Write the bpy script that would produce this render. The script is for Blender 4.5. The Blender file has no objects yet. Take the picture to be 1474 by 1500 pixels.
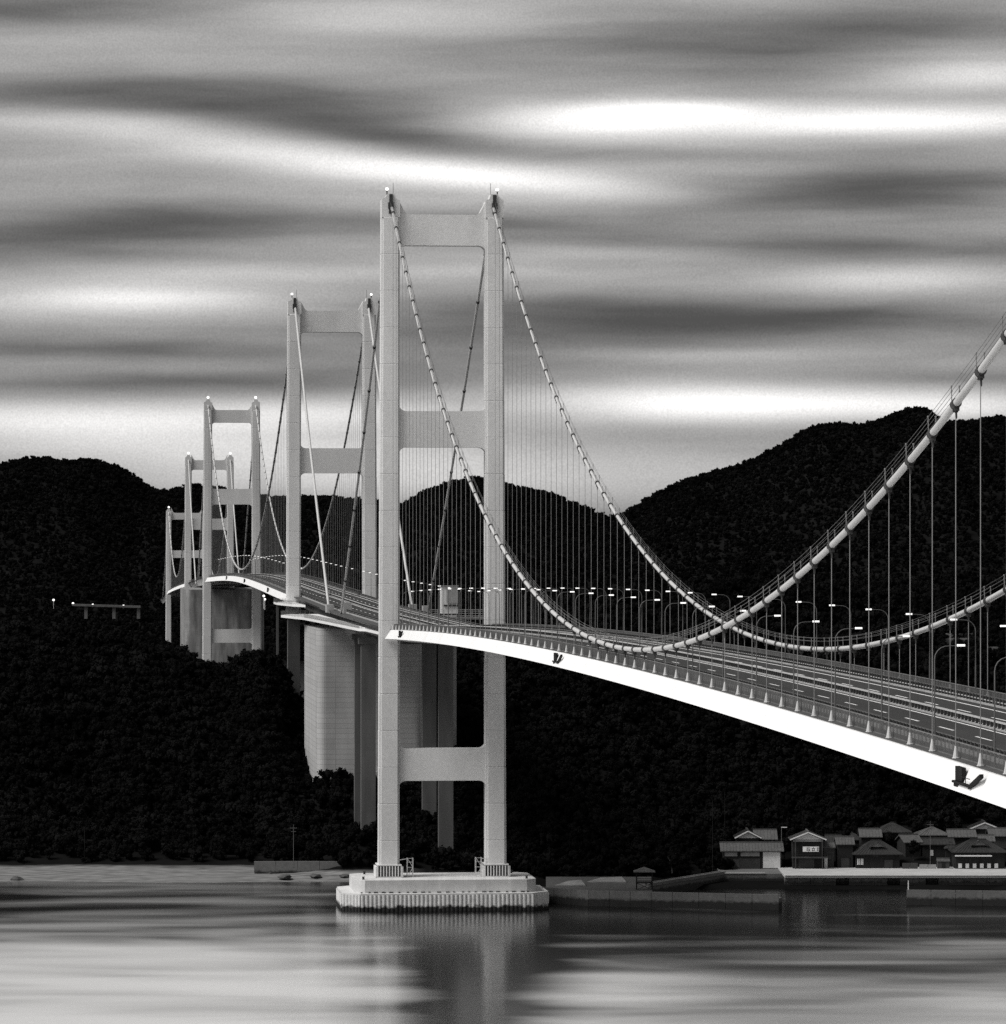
import bpy, bmesh, math, random
import numpy as np
from mathutils import Vector, Matrix
random.seed(7); rng = np.random.default_rng(7)
S = bpy.context.scene
COL = S.collection
R = math.radians

# ------------------------------------------------------------------ camera, sky, sun, exposure
F, CX, YH, CAMZ = 6750.0, 737.0, 786.0, 98.0          # measured from the photograph (its pixels)
cd = bpy.data.cameras.new('camera'); cam = bpy.data.objects.new('camera', cd); COL.objects.link(cam)
cam.location = (0, 0, CAMZ); cam.rotation_euler = (R(90), 0, 0)
cd.sensor_fit = 'HORIZONTAL'; cd.sensor_width = 36; cd.lens = 36 * F / 1474
cd.shift_y = (YH - 750) / 1474; cd.clip_start = 1; cd.clip_end = 60000
S.camera = cam
S.view_settings.view_transform = 'Standard'; S.view_settings.look = 'None'
S.view_settings.exposure = 0.0; S.view_settings.gamma = 1.0; S.view_settings.use_curve_mapping = False
S.cycles.use_denoising = False
S.cycles.max_bounces = 4; S.cycles.diffuse_bounces = 2; S.cycles.glossy_bounces = 3
S.cycles.transparent_max_bounces = 4; S.cycles.caustics_reflective = False; S.cycles.caustics_refractive = False

SUN_AZ, SUN_EL = -112.0, 50.0        # degrees clockwise from the view direction (+Y); over the left shoulder
sd = bpy.data.lights.new('sun', 'SUN'); sun = bpy.data.objects.new('sun', sd); COL.objects.link(sun)
sd.energy = 3.0; sd.angle = R(30); sd.color = (1.0, 0.985, 0.96)
tosun = Vector((math.sin(R(SUN_AZ)) * math.cos(R(SUN_EL)), math.cos(R(SUN_AZ)) * math.cos(R(SUN_EL)), math.sin(R(SUN_EL))))
sun.rotation_euler = tosun.to_track_quat('Z', 'Y').to_euler()

def build_world():
    w = bpy.data.worlds.new('World'); S.world = w; w.use_nodes = True
    nt = w.node_tree; N, L = nt.nodes, nt.links
    bg = N['Background']; bg.inputs['Strength'].default_value = 0.1
    sky = N.new('ShaderNodeTexSky'); sky.sky_type = 'NISHITA'; sky.sun_disc = False
    sky.sun_elevation = R(SUN_EL); sky.sun_rotation = R(SUN_AZ)
    sky.air_density = 1.0; sky.dust_density = 2.0; sky.ozone_density = 1.0
    bw = N.new('ShaderNodeRGBToBW'); L.new(sky.outputs[0], bw.inputs[0])
    tc = N.new('ShaderNodeTexCoord'); sp = N.new('ShaderNodeSeparateXYZ'); L.new(tc.outputs['Generated'], sp.inputs[0])
    def m(op, a, b=None, c=None):
        n = N.new('ShaderNodeMath'); n.operation = op
        for i, v in enumerate((a, b, c)):
            if v is None: continue
            if isinstance(v, (int, float)): n.inputs[i].default_value = v
            else: L.new(v, n.inputs[i])
        return n.outputs[0]
    az = m('MULTIPLY', m('ARCTAN2', sp.outputs[0], sp.outputs[1]), 57.29578)
    el = m('MULTIPLY', m('ARCSINE', sp.outputs[2]), 57.29578)
    # wind-drawn cloud streaks over the whole sky: long in azimuth, thin in elevation
    def streak(sx, sy, seed, detail, rough):
        cx = N.new('ShaderNodeCombineXYZ')
        L.new(m('MULTIPLY', az, sx), cx.inputs[0]); L.new(m('MULTIPLY', el, sy), cx.inputs[1]); cx.inputs[2].default_value = seed
        n = N.new('ShaderNodeTexNoise'); n.inputs['Scale'].default_value = 1; n.inputs['Detail'].default_value = detail
        n.inputs['Roughness'].default_value = rough; n.inputs['Distortion'].default_value = 0.25
        L.new(cx.outputs[0], n.inputs['Vector']); return n.outputs['Fac']
    n1 = streak(0.16, 1.0, 3.1, 3, 0.45); n2 = streak(0.26, 3.0, 9.7, 3, 0.5)
    lum = m('ADD', m('MULTIPLY', m('SUBTRACT', n1, 0.5), 0.38), m('MULTIPLY', m('SUBTRACT', n2, 0.5), 0.24))
    lum = m('ADD', lum, 0.315)
    # the larger bright gaps and dark banks: x, y, half width, half height, strength, slope
    K = 57.29578 / F
    blobs = [(880,174,175,26,.58,0),(990,162,110,12,.35,0),(1300,182,280,20,.52,0),(1440,114,150,26,.34,0),
        (100,182,230,16,.16,0),(330,212,190,26,.24,.10),(560,246,200,20,.34,.07),(770,266,190,20,.34,.06),
        (150,440,210,34,.34,0),(230,436,150,14,.22,0),(1310,410,190,20,.26,0),(990,588,170,28,.38,0),
        (1220,592,270,24,.62,0),(1420,600,140,22,.30,0),(60,612,260,22,.26,0),(470,604,200,22,.26,0),
        (850,370,260,12,.14,0),(1060,520,200,10,.14,0),(560,30,260,26,.14,0),(330,400,240,12,.12,0),
        (700,395,160,14,.10,0),(760,706,660,54,.55,0),(110,632,340,40,.55,0),(430,680,320,46,.36,0),(1000,598,280,28,.30,0),(480,612,220,22,.2,0),(90,60,150,26,.06,0),
        (110,140,320,30,-.21,0),(400,178,260,40,-.20,.07),(590,206,170,28,-.14,.05),(1100,64,420,44,-.20,0),
        (1320,276,270,36,-.25,0),(1250,366,320,18,-.13,0),(60,358,330,28,-.17,0),(230,322,230,34,-.15,0),
        (120,512,330,18,-.13,0),(860,466,340,34,-.15,0),(1330,480,300,30,-.16,0),(280,560,260,14,-.12,0),
        (640,325,420,16,-.10,0),(60,20,240,24,-.10,0),(1420,556,160,10,-.10,0),(1000,230,240,12,-.08,0)]
    flat = N.new('ShaderNodeCombineXYZ'); L.new(az, flat.inputs[0]); L.new(el, flat.inputs[1])
    tilt = N.new('ShaderNodeCombineXYZ'); L.new(az, tilt.inputs[0]); L.new(m('MULTIPLY_ADD', az, .07, el), tilt.inputs[1])
    for (x, y, wx, wy, a, sl) in blobs:
        a0, e0 = (x - CX) * K, (YH - y) * K
        if sl: e0 += .07 * a0
        vm = N.new('ShaderNodeVectorMath'); vm.operation = 'MULTIPLY_ADD'; L.new((tilt if sl else flat).outputs[0], vm.inputs[0])
        vm.inputs[1].default_value = (1 / (wx * K), 1 / (wy * K), 0); vm.inputs[2].default_value = (-a0 / (wx * K), -e0 / (wy * K), 0)
        dt = N.new('ShaderNodeVectorMath'); dt.operation = 'DOT_PRODUCT'; L.new(vm.outputs[0], dt.inputs[0]); L.new(vm.outputs[0], dt.inputs[1])
        lum = m('MULTIPLY_ADD', m('POWER', 0.36788, dt.outputs['Value']), a, lum)
    w.cycles.sampling_method = 'MANUAL'; w.cycles.sample_map_resolution = 512
    gr = N.new('ShaderNodeTexNoise'); gr.inputs['Scale'].default_value = 2600; gr.inputs['Detail'].default_value = 1; L.new(tc.outputs['Generated'], gr.inputs['Vector'])
    lum = m('SMOOTH_MAX', m('MULTIPLY_ADD', lum, 1.12, -.03), .06, .16)
    lum = m('MULTIPLY', lum, m('MULTIPLY_ADD', gr.outputs['Fac'], .40, .80))
    lum = m('MAXIMUM', lum, 0.085)
    val = m('MULTIPLY', m('MULTIPLY', lum, bw.outputs[0]), SKY_GAIN)
    cb = N.new('ShaderNodeCombineColor'); L.new(val, cb.inputs[0]); L.new(m('MULTIPLY', val, 0.988), cb.inputs[1]); L.new(m('MULTIPLY', val, 0.975), cb.inputs[2])
    L.new(cb.outputs[0], bg.inputs['Color'])
SKY_GAIN = 3.1
build_world()

# ------------------------------------------------------------------ helpers
def px(x, y, D):                      # photograph pixel + depth -> point in the place
    return Vector(((x - CX) / F * D, D, CAMZ + (YH - y) / F * D))
def pxz(x, y, z):                     # photograph pixel + height -> point
    return px(x, y, (CAMZ - z) * F / (y - YH))

ORG = {}
def origin(o): return ORG.get(o.name, Vector((0, 0, 0))) if o else Vector((0, 0, 0))
def tag(o, label=None, cat=None, group=None, kind=None):
    if label: o['label'] = label
    if cat: o['category'] = cat
    if group: o['group'] = group
    if kind: o['kind'] = kind
    return o
def empty(name, loc, parent=None):
    o = bpy.data.objects.new(name, None); o.empty_display_size = 1; COL.objects.link(o)
    loc = Vector(loc); o.parent = parent; o.location = loc - origin(parent); ORG[o.name] = loc
    return o
def thing(name, loc, label, cat, group=None):
    return tag(empty(name, loc), label, cat, group)
def inst(name, me, parent=None, loc=(0, 0, 0), rot=(0, 0, 0), scale=(1, 1, 1)):
    o = bpy.data.objects.new(name, me); COL.objects.link(o)
    loc = Vector(loc); o.parent = parent; o.location = loc - origin(parent); o.rotation_euler = rot; o.scale = scale
    ORG[o.name] = loc
    return o

class MB:
    def __init__(s): s.v = []; s.f = []; s.smooth = False
    def add(s, vs, fs):
        b = len(s.v); s.v += [tuple(p) for p in vs]; s.f += [tuple(i + b for i in f) for f in fs]; return s
    def box(s, c, d, rz=0.0, taper=1.0):
        x, y, z = d[0] / 2, d[1] / 2, d[2] / 2; ca, sa = math.cos(rz), math.sin(rz); vs = []
        for zz, k in ((-z, 1.0), (z, taper)):
            for xx, yy in ((-x, -y), (x, -y), (x, y), (-x, y)):
                xx *= k; yy *= k
                vs.append((c[0] + xx * ca - yy * sa, c[1] + xx * sa + yy * ca, c[2] + zz))
        return s.add(vs, [(3, 2, 1, 0), (4, 5, 6, 7), (0, 1, 5, 4), (1, 2, 6, 5), (2, 3, 7, 6), (3, 0, 4, 7)])
    def bar(s, a, b, w, h=None):       # rectangular bar between two points
        a, b = Vector(a), Vector(b); h = h or w; d = (b - a).normalized()
        u = d.cross(Vector((0, 0, 1)));
        if u.length < 1e-4: u = Vector((1, 0, 0))
        u.normalize(); t = u.cross(d).normalized(); vs = []
        for p in (a, b):
            for i, j in ((-1, -1), (1, -1), (1, 1), (-1, 1)): vs.append(p + u * (w / 2 * i) + t * (h / 2 * j))
        return s.add(vs, [(3, 2, 1, 0), (4, 5, 6, 7), (0, 1, 5, 4), (1, 2, 6, 5), (2, 3, 7, 6), (3, 0, 4, 7)])
    def tube(s, pts, r, n=8, cap=True):
        pts = [Vector(p) for p in pts]; rr = r if isinstance(r, (list, tuple)) else [r] * len(pts); vs = []; fs = []
        for i, p in enumerate(pts):
            d = (pts[min(i + 1, len(pts) - 1)] - pts[max(i - 1, 0)]).normalized()
            u = d.cross(Vector((0, 0, 1)))
            if u.length < 1e-3: u = Vector((1, 0, 0))
            u.normalize(); t = u.cross(d)
            for k in range(n):
                a = 2 * math.pi * k / n; vs.append(p + (u * math.cos(a) + t * math.sin(a)) * rr[i])
        for i in range(len(pts) - 1):
            for k in range(n): fs.append((i * n + k, i * n + (k + 1) % n, (i + 1) * n + (k + 1) % n, (i + 1) * n + k))
        if cap: fs += [tuple(range(n - 1, -1, -1)), tuple((len(pts) - 1) * n + k for k in range(n))]
        return s.add(vs, fs)
    def prism(s, poly, fn, d0, d1):    # polygon (a,b) mapped by fn(a,b,d)
        n = len(poly); vs = [fn(a, b, d0) for a, b in poly] + [fn(a, b, d1) for a, b in poly]
        fs = [tuple(range(n - 1, -1, -1)), tuple(range(n, 2 * n))] + [(i, (i + 1) % n, n + (i + 1) % n, n + i) for i in range(n)]
        return s.add(vs, fs)
    def loft(s, rings, closed=True, caps=False):
        n = len(rings[0]); vs = [p for r_ in rings for p in r_]; fs = []
        for i in range(len(rings) - 1):
            for k in range(n if closed else n - 1):
                fs.append((i * n + k, i * n + (k + 1) % n, (i + 1) * n + (k + 1) % n, (i + 1) * n + k))
        if caps: fs += [tuple(range(n - 1, -1, -1)), tuple((len(rings) - 1) * n + k for k in range(n))]
        return s.add(vs, fs)
    def mesh(s, name, mat, off=Vector((0, 0, 0)), smooth=False):
        me = bpy.data.meshes.new(name)
        me.from_pydata([(p[0] - off[0], p[1] - off[1], p[2] - off[2]) for p in s.v], [], s.f)
        bm = bmesh.new(); bm.from_mesh(me); bmesh.ops.recalc_face_normals(bm, faces=bm.faces); bm.to_mesh(me); bm.free()
        if smooth: me.polygons.foreach_set('use_smooth', [True] * len(me.polygons))
        me.materials.append(mat); me.update(); return me
    def build(s, name, mat, parent=None, smooth=False):
        off = origin(parent); o = bpy.data.objects.new(name, s.mesh(name, mat, off, smooth)); COL.objects.link(o)
        o.parent = parent; ORG[o.name] = off
        return o
    def solo(s, name, mat, loc, smooth=False):       # a top-level mesh with its origin at loc
        loc = Vector(loc); o = bpy.data.objects.new(name, s.mesh(name, mat, loc, smooth)); COL.objects.link(o)
        o.location = loc; ORG[o.name] = loc
        return o

# ------------------------------------------------------------------ materials (greys: the place is photographed in monochrome)
def mat(name, g, rough=0.7, var=0.15, scale=0.3, stretch=(1, 1, 1), spec=0.3, emit=0, bump=0, metal=0, obj_random=0, fine=0, fine_scale=4):
    m_ = bpy.data.materials.new(name); m_.use_nodes = True; N, L = m_.node_tree.nodes, m_.node_tree.links
    b = N['Principled BSDF']; b.inputs['Roughness'].default_value = rough; b.inputs['Specular IOR Level'].default_value = spec
    b.inputs['Metallic'].default_value = metal
    if emit:
        b.inputs['Base Color'].default_value = (g, g, g, 1); b.inputs['Emission Color'].default_value = (1, .985, .96, 1); b.inputs['Emission Strength'].default_value = emit
        return m_
    tc = N.new('ShaderNodeTexCoord'); mp = N.new('ShaderNodeMapping'); mp.inputs['Scale'].default_value = stretch
    ge = N.new('ShaderNodeNewGeometry'); L.new(ge.outputs['Position'], mp.inputs['Vector'])
    n = N.new('ShaderNodeTexNoise'); n.inputs['Scale'].default_value = scale; n.inputs['Detail'].default_value = 5; n.inputs['Roughness'].default_value = .6
    L.new(mp.outputs[0], n.inputs['Vector'])
    r = N.new('ShaderNodeMapRange'); r.inputs['From Min'].default_value = .3; r.inputs['From Max'].default_value = .7
    r.inputs['To Min'].default_value = g * (1 - var); r.inputs['To Max'].default_value = g * (1 + var); L.new(n.outputs['Fac'], r.inputs['Value'])
    out = r.outputs[0]
    def mul(a, b_):
        q = N.new('ShaderNodeMath'); q.operation = 'MULTIPLY'; L.new(a, q.inputs[0]); L.new(b_, q.inputs[1]); return q.outputs[0]
    if fine:
        n2 = N.new('ShaderNodeTexNoise'); n2.inputs['Scale'].default_value = fine_scale; n2.inputs['Detail'].default_value = 3; L.new(ge.outputs['Position'], n2.inputs['Vector'])
        r2 = N.new('ShaderNodeMapRange'); r2.inputs['From Min'].default_value = .3; r2.inputs['From Max'].default_value = .7; r2.inputs['To Min'].default_value = 1 - fine; r2.inputs['To Max'].default_value = 1 + fine
        L.new(n2.outputs['Fac'], r2.inputs['Value']); out = mul(out, r2.outputs[0])
    if obj_random:
        oi = N.new('ShaderNodeObjectInfo'); r3 = N.new('ShaderNodeMapRange'); r3.inputs['To Min'].default_value = 1 - obj_random; r3.inputs['To Max'].default_value = 1 + obj_random
        L.new(oi.outputs['Random'], r3.inputs['Value']); out = mul(out, r3.outputs[0])
    cb = N.new('ShaderNodeCombineColor')
    for i in range(3): L.new(out, cb.inputs[i])
    L.new(cb.outputs[0], b.inputs['Base Color'])
    if bump:
        bp = N.new('ShaderNodeBump'); bp.inputs['Strength'].default_value = bump; bp.inputs['Distance'].default_value = .3
        L.new(n.outputs['Fac'], bp.inputs['Height']); L.new(bp.outputs[0], b.inputs['Normal'])
    return m_

M = dict(
    tower=mat('tower_paint', .67, .55, .11, .09, (1, 1, .35), fine=.06, fine_scale=1.5, obj_random=.035),
    girder=mat('girder_paint', .84, .5, .06, .12),
    cable=mat('cable_paint', .52, .45, .05, .3),
    dark=mat('dark_steel', .035, .6, .3, .5),
    steel=mat('grey_steel', .10, .5, .15, .6),
    pale=mat('pale_steel', .5, .5, .08, .5),
    asphalt=mat('asphalt', .032, .85, .18, .25, (1, .12, 1), fine=.1),
    line=mat('road_paint', .85, .7, .12, 1.2),
    caisson=mat('pale_concrete', .62, .8, .10, .18, (1, 1, .3), fine=.10, fine_scale=1.2),
    sand=mat('beach_sand', .30, .9, .35, .05, (1, 2.2, 1), fine=.25, fine_scale=.6),
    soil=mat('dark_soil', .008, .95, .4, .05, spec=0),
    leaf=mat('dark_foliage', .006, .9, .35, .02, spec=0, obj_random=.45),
    bark=mat('bark', .04, .9, .3, 2),
    quay=mat('quay_concrete', .43, .85, .15, .15, fine=.15),
    sea_wall=mat('sea_wall_concrete', .16, .9, .25, .2, (1, 1, 1), fine=.2),
    rock=mat('shore_rock', .07, .9, .5, .4, bump=.5),
    wood=mat('old_timber', .013, .85, .3, .8, (1, 1, .2)),
    plaster=mat('plaster', .30, .85, .15, .5),
    grey_wall=mat('grey_wall', .055, .85, .2, .5),
    tile=mat('roof_tile', .028, .6, .25, .9, fine=.2, fine_scale=3),
    tile_pale=mat('pale_roof_tile', .085, .6, .2, .9, fine=.2, fine_scale=3),
    glass=mat('dark_glass', .02, .15, .2, .3, spec=.5),
    paper=mat('pale_shutter', .70, .8, .1, .8),
    lamp=mat('lit_lamp', .8, emit=.9),
    beacon=mat('beacon_lamp', .8, emit=1.6),
    ramp=mat('ramp_concrete', .22, .9, .3, .3, fine=.2),
    rail=mat('rail_steel', .42, .5, .15, .6), kerb=mat('kerb_concrete', .34, .8, .2, .4),
    black=mat('black_grating', .012, .8, .3, .5, spec=.1),
    walk=mat('walkway', .07, .8, .2, .4),
    hanger=mat('hanger_rope', .22, .6, .1, .5),
    fence=mat('fence_steel', .15, .6, .2, .4),
    sign=mat('sign_board', .8, .6, .05, 1), ink=mat('sign_ink', .03, .6, .1, 1),
)

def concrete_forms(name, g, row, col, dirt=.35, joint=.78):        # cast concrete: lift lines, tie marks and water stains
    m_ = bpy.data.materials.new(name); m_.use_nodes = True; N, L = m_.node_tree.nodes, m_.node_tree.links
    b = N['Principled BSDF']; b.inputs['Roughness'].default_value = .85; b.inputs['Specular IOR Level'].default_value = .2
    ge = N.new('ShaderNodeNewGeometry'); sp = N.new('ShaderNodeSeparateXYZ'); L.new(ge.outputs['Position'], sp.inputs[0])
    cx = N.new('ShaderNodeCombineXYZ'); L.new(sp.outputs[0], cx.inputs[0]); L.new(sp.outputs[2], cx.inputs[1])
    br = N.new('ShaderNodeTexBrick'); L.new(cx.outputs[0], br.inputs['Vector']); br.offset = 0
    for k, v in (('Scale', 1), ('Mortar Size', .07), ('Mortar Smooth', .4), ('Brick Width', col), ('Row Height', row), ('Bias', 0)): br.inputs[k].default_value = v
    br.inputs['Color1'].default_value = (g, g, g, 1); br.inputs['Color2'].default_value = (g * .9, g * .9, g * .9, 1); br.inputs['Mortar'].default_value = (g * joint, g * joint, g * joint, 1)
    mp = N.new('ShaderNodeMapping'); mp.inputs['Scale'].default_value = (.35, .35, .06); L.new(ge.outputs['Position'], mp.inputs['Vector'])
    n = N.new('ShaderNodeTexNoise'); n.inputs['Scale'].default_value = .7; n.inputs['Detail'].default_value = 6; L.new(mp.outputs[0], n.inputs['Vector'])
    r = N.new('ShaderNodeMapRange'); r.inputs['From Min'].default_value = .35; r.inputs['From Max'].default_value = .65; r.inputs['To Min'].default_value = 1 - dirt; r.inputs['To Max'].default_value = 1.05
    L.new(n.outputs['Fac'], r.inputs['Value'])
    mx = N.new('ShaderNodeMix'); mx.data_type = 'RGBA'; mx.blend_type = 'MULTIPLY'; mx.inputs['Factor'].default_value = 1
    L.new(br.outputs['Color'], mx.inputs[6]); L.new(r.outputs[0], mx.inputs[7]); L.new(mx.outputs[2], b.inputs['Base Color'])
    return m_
def weedy(name='skirt_concrete', g=.64, z0=0.0, amp=2.6):
    m_ = mat(name, g, .8, .12, .18, (1, 1, .3), fine=.12, fine_scale=1.2); N, L = m_.node_tree.nodes, m_.node_tree.links; b = N['Principled BSDF']
    srcs = b.inputs['Base Color'].links[0].from_socket; ge = N.new('ShaderNodeNewGeometry'); sp = N.new('ShaderNodeSeparateXYZ'); L.new(ge.outputs['Position'], sp.inputs[0])
    n = N.new('ShaderNodeTexNoise'); n.inputs['Scale'].default_value = .8; n.inputs['Detail'].default_value = 5; L.new(ge.outputs['Position'], n.inputs['Vector'])
    ad = N.new('ShaderNodeMath'); ad.operation = 'MULTIPLY_ADD'; L.new(n.outputs['Fac'], ad.inputs[0]); ad.inputs[1].default_value = -amp; L.new(sp.outputs[2], ad.inputs[2])
    r = N.new('ShaderNodeMapRange'); r.inputs['From Min'].default_value = z0 - .35; r.inputs['From Max'].default_value = z0 + .35; L.new(ad.outputs[0], r.inputs['Value'])
    mx = N.new('ShaderNodeMix'); mx.data_type = 'RGBA'; L.new(r.outputs[0], mx.inputs['Factor']); mx.inputs[6].default_value = (.02, .02, .02, 1); L.new(srcs, mx.inputs[7]); L.new(mx.outputs[2], b.inputs['Base Color'])
    return m_
M['skirt'] = weedy()
M['cap'] = concrete_forms('cap_concrete', .60, 1.7, 1.15, .12, .88)
M['block'] = concrete_forms('anchor_concrete', .42, 1.6, 6.5, .16, .6)
M['block_old'] = concrete_forms('stained_concrete', .34, 2.2, 5.0, .65)
M['column'] = concrete_forms('shaded_column_concrete', .13, 9.0, 40, .3)  # dark grey with the deck's shade worked into the concrete colour

def water_mat():
    m_ = bpy.data.materials.new('sea_water'); m_.use_nodes = True; N, L = m_.node_tree.nodes, m_.node_tree.links
    b = N['Principled BSDF']; b.inputs['Base Color'].default_value = (.006, .006, .0065, 1); b.inputs['IOR'].default_value = 1.33
    ge = N.new('ShaderNodeNewGeometry')
    def noise(scale, stretch, det, seed=0, rot=0):
        mp = N.new('ShaderNodeMapping'); mp.inputs['Scale'].default_value = stretch; mp.inputs['Location'].default_value = (seed, seed, 0); mp.inputs['Rotation'].default_value = (0, 0, rot)
        L.new(ge.outputs['Position'], mp.inputs['Vector']); n = N.new('ShaderNodeTexNoise'); n.inputs['Scale'].default_value = scale
        n.inputs['Detail'].default_value = det; n.inputs['Distortion'].default_value = 1.0; L.new(mp.outputs[0], n.inputs['Vector']); return n.outputs['Fac']
    a = noise(.007, (1, 2.2, 1), 1.5, 13, R(8)); c = noise(.018, (1, 2.6, 1), 1.5, 57, R(-8))
    ad = N.new('ShaderNodeMath'); ad.operation = 'MULTIPLY_ADD'; L.new(c, ad.inputs[0]); ad.inputs[1].default_value = .4; L.new(a, ad.inputs[2])
    # choppy, foam-streaked tidal water out in the channel; sheltered along the shore; reflected sky is painted in too
    sp = N.new('ShaderNodeSeparateXYZ'); L.new(ge.outputs['Position'], sp.inputs[0])
    def mr(v, a0, a1, b0, b1, smooth=True):
        r = N.new('ShaderNodeMapRange'); r.interpolation_type = 'SMOOTHSTEP' if smooth else 'LINEAR'
        for k, q in zip(('From Min', 'From Max', 'To Min', 'To Max'), (a0, a1, b0, b1)): r.inputs[k].default_value = q
        L.new(v, r.inputs['Value']); return r.outputs[0]
    def op(o, p, q):
        n = N.new('ShaderNodeMath'); n.operation = o
        for i, v in enumerate((p, q)):
            if isinstance(v, (int, float)): n.inputs[i].default_value = v
            else: L.new(v, n.inputs[i])
        return n.outputs[0]
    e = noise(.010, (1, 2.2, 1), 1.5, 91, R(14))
    # the tide runs rough out in the channel, reaches the shore in the left bay, and is darkened before the footing to paint in the tower's reflection
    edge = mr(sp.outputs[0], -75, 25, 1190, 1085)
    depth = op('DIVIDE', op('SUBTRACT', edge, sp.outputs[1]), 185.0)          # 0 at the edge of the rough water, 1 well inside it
    dx = op('DIVIDE', op('ADD', sp.outputs[0], 7.0), 17.0); dark_reflection = op('POWER', 0.36788, op('MULTIPLY', dx, dx))  # dark tower reflection, painted in by lowering the water colour
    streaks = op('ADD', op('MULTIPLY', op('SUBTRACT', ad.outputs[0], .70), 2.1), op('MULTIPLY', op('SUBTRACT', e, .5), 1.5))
    chop_and_reflection = op('ADD', op('ADD', depth, streaks), op('MULTIPLY', dark_reflection, -1.7))
    f = mr(chop_and_reflection, -.55, 1.5, 0, 1)
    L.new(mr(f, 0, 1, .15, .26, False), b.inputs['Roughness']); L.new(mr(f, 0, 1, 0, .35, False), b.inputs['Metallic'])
    col = mr(f, 0, 1, .004, .98, False); cb = N.new('ShaderNodeCombineColor'); [L.new(col, cb.inputs[i]) for i in range(3)]; L.new(cb.outputs[0], b.inputs['Base Color'])  # pale foam plus reflected sky brightness, both put into the base colour
    return m_
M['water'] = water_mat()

# ------------------------------------------------------------------ bridge line
PSI = 0.096
CP, SP = math.cos(PSI), math.sin(PSI)
Y8, Y6, Y5, Y3, Y2 = 1221.0, 1696.0, 2615.0, 2980.0, 3463.0
Y9 = Y8 - 1030 * .9957
def axis_x(Y):
    return -16.2 + (Y8 - Y) * .0923 if Y < Y8 else -16.2 - (Y - Y8) * .0988
_zp = np.array([(1221, 73.3), (1458, 74.0), (1696, 75.8), (2155, 79.0), (2615, 74.6), (2980, 68.0), (3221, 63.0), (3463, 56.7), (3760, 46)], float)
def _pchip(xs, ys, x):
    h = np.diff(xs); d = np.diff(ys) / h; m_ = np.zeros_like(ys)
    for i in range(1, len(xs) - 1):
        if d[i - 1] * d[i] > 0: m_[i] = 2 * d[i - 1] * d[i] / (d[i - 1] + d[i])
    m_[0], m_[-1] = d[0], d[-1]
    i = int(np.clip(np.searchsorted(xs, x) - 1, 0, len(h) - 1)); t = (x - xs[i]) / h[i]
    return (2*t**3 - 3*t**2 + 1) * ys[i] + (t**3 - 2*t*t + t) * h[i] * m_[i] + (-2*t**3 + 3*t*t) * ys[i + 1] + (t**3 - t*t) * h[i] * m_[i + 1]
def zdeck(Y):
    if Y <= Y8:
        t = (Y8 - Y) / .9957; return 78.4 - 5.1 * (2 * t / 1030 - 1) ** 2
    return float(_pchip(_zp[:, 0], _zp[:, 1], Y))
def P(Y, v, z): return Vector((axis_x(Y) + v * CP, Y + v * SP, z))
def D_(Y, v, dz=0.0): return P(Y, v, zdeck(Y) + dz)
def frange(a, b, step):
    n = max(1, int(round((b - a) / step))); return [a + (b - a) * i / n for i in range(n + 1)]

# ------------------------------------------------------------------ setting: sea
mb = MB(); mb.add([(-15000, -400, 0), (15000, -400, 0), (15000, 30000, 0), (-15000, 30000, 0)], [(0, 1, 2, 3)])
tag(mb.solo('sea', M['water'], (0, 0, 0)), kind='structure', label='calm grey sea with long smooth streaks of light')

# ------------------------------------------------------------------ setting: hills
def vnoise(x, y, seed=0):
    def h(i, j): 
        n = (i * 374761393 + j * 668265263 + seed * 1442695) & 0x7fffffff
        n = (n ^ (n >> 13)) * 1274126177 & 0x7fffffff
        return ((n ^ (n >> 16)) & 0xffff) / 65535.0
    i, j = math.floor(x), math.floor(y); u, w = x - i, y - j; u = u * u * (3 - 2 * u); w = w * w * (3 - 2 * w)
    return (h(i, j) * (1 - u) + h(i + 1, j) * u) * (1 - w) + (h(i, j + 1) * (1 - u) + h(i + 1, j + 1) * u) * w
def fbm(x, y, seed=0, o=4):
    s, a = 0, .5
    for k in range(o): s += a * (vnoise(x, y, seed + k) - .5); x *= 2.03; y *= 2.03; a *= .5
    return s
def sstep(t): t = min(1, max(0, t)); return t * t * (3 - 2 * t)
RIDGE = np.array([(-700,690),(-300,684),(0,676),(30,668),(60,664),(95,671),(130,667),(165,676),(190,692),(215,712),(225,716),(250,712),(290,706),(330,712),(380,722),(440,724),(470,722),(500,726),(550,728),(585,738),(600,728),(625,712),(660,702),(690,694),(710,695),(745,706),(800,716),(830,728),(860,740),(900,756),(912,750),(950,726),(1000,700),(1050,686),(1100,672),(1150,645),(1190,620),(1215,614),(1250,618),(1290,612),(1320,597),(1345,590),(1362,594),(1385,615),(1400,610),(1430,612),(1460,604),(1474,606),(1600,622),(1900,640),(2300,680)], float)
YR = 4300.0
def far_height(X, Y):
    x = CX + F * X / YR
    zr = CAMZ + (YH - np.interp(x, RIDGE[:, 0], RIDGE[:, 1])) / F * YR - 6.5
    shore = 3560 + 90 * fbm(X / 300, 5.5, 3)
    t = (Y - shore) / (YR - shore)
    if t <= 1:
        base = zr * (0.55 * sstep(t) + .45 * max(t, 0)) if t > 0 else 60 * t
    else: base = zr * (1 - .5 * sstep((t - 1) / 1.4))
    amp = 55 * max(0, min(1, t)) * max(0, 1 - abs(t) ** 3) if t < 1 else 0
    return base + amp * fbm(X / 160, Y / 200, 11)
SHORE_Y = 1307.0
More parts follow.
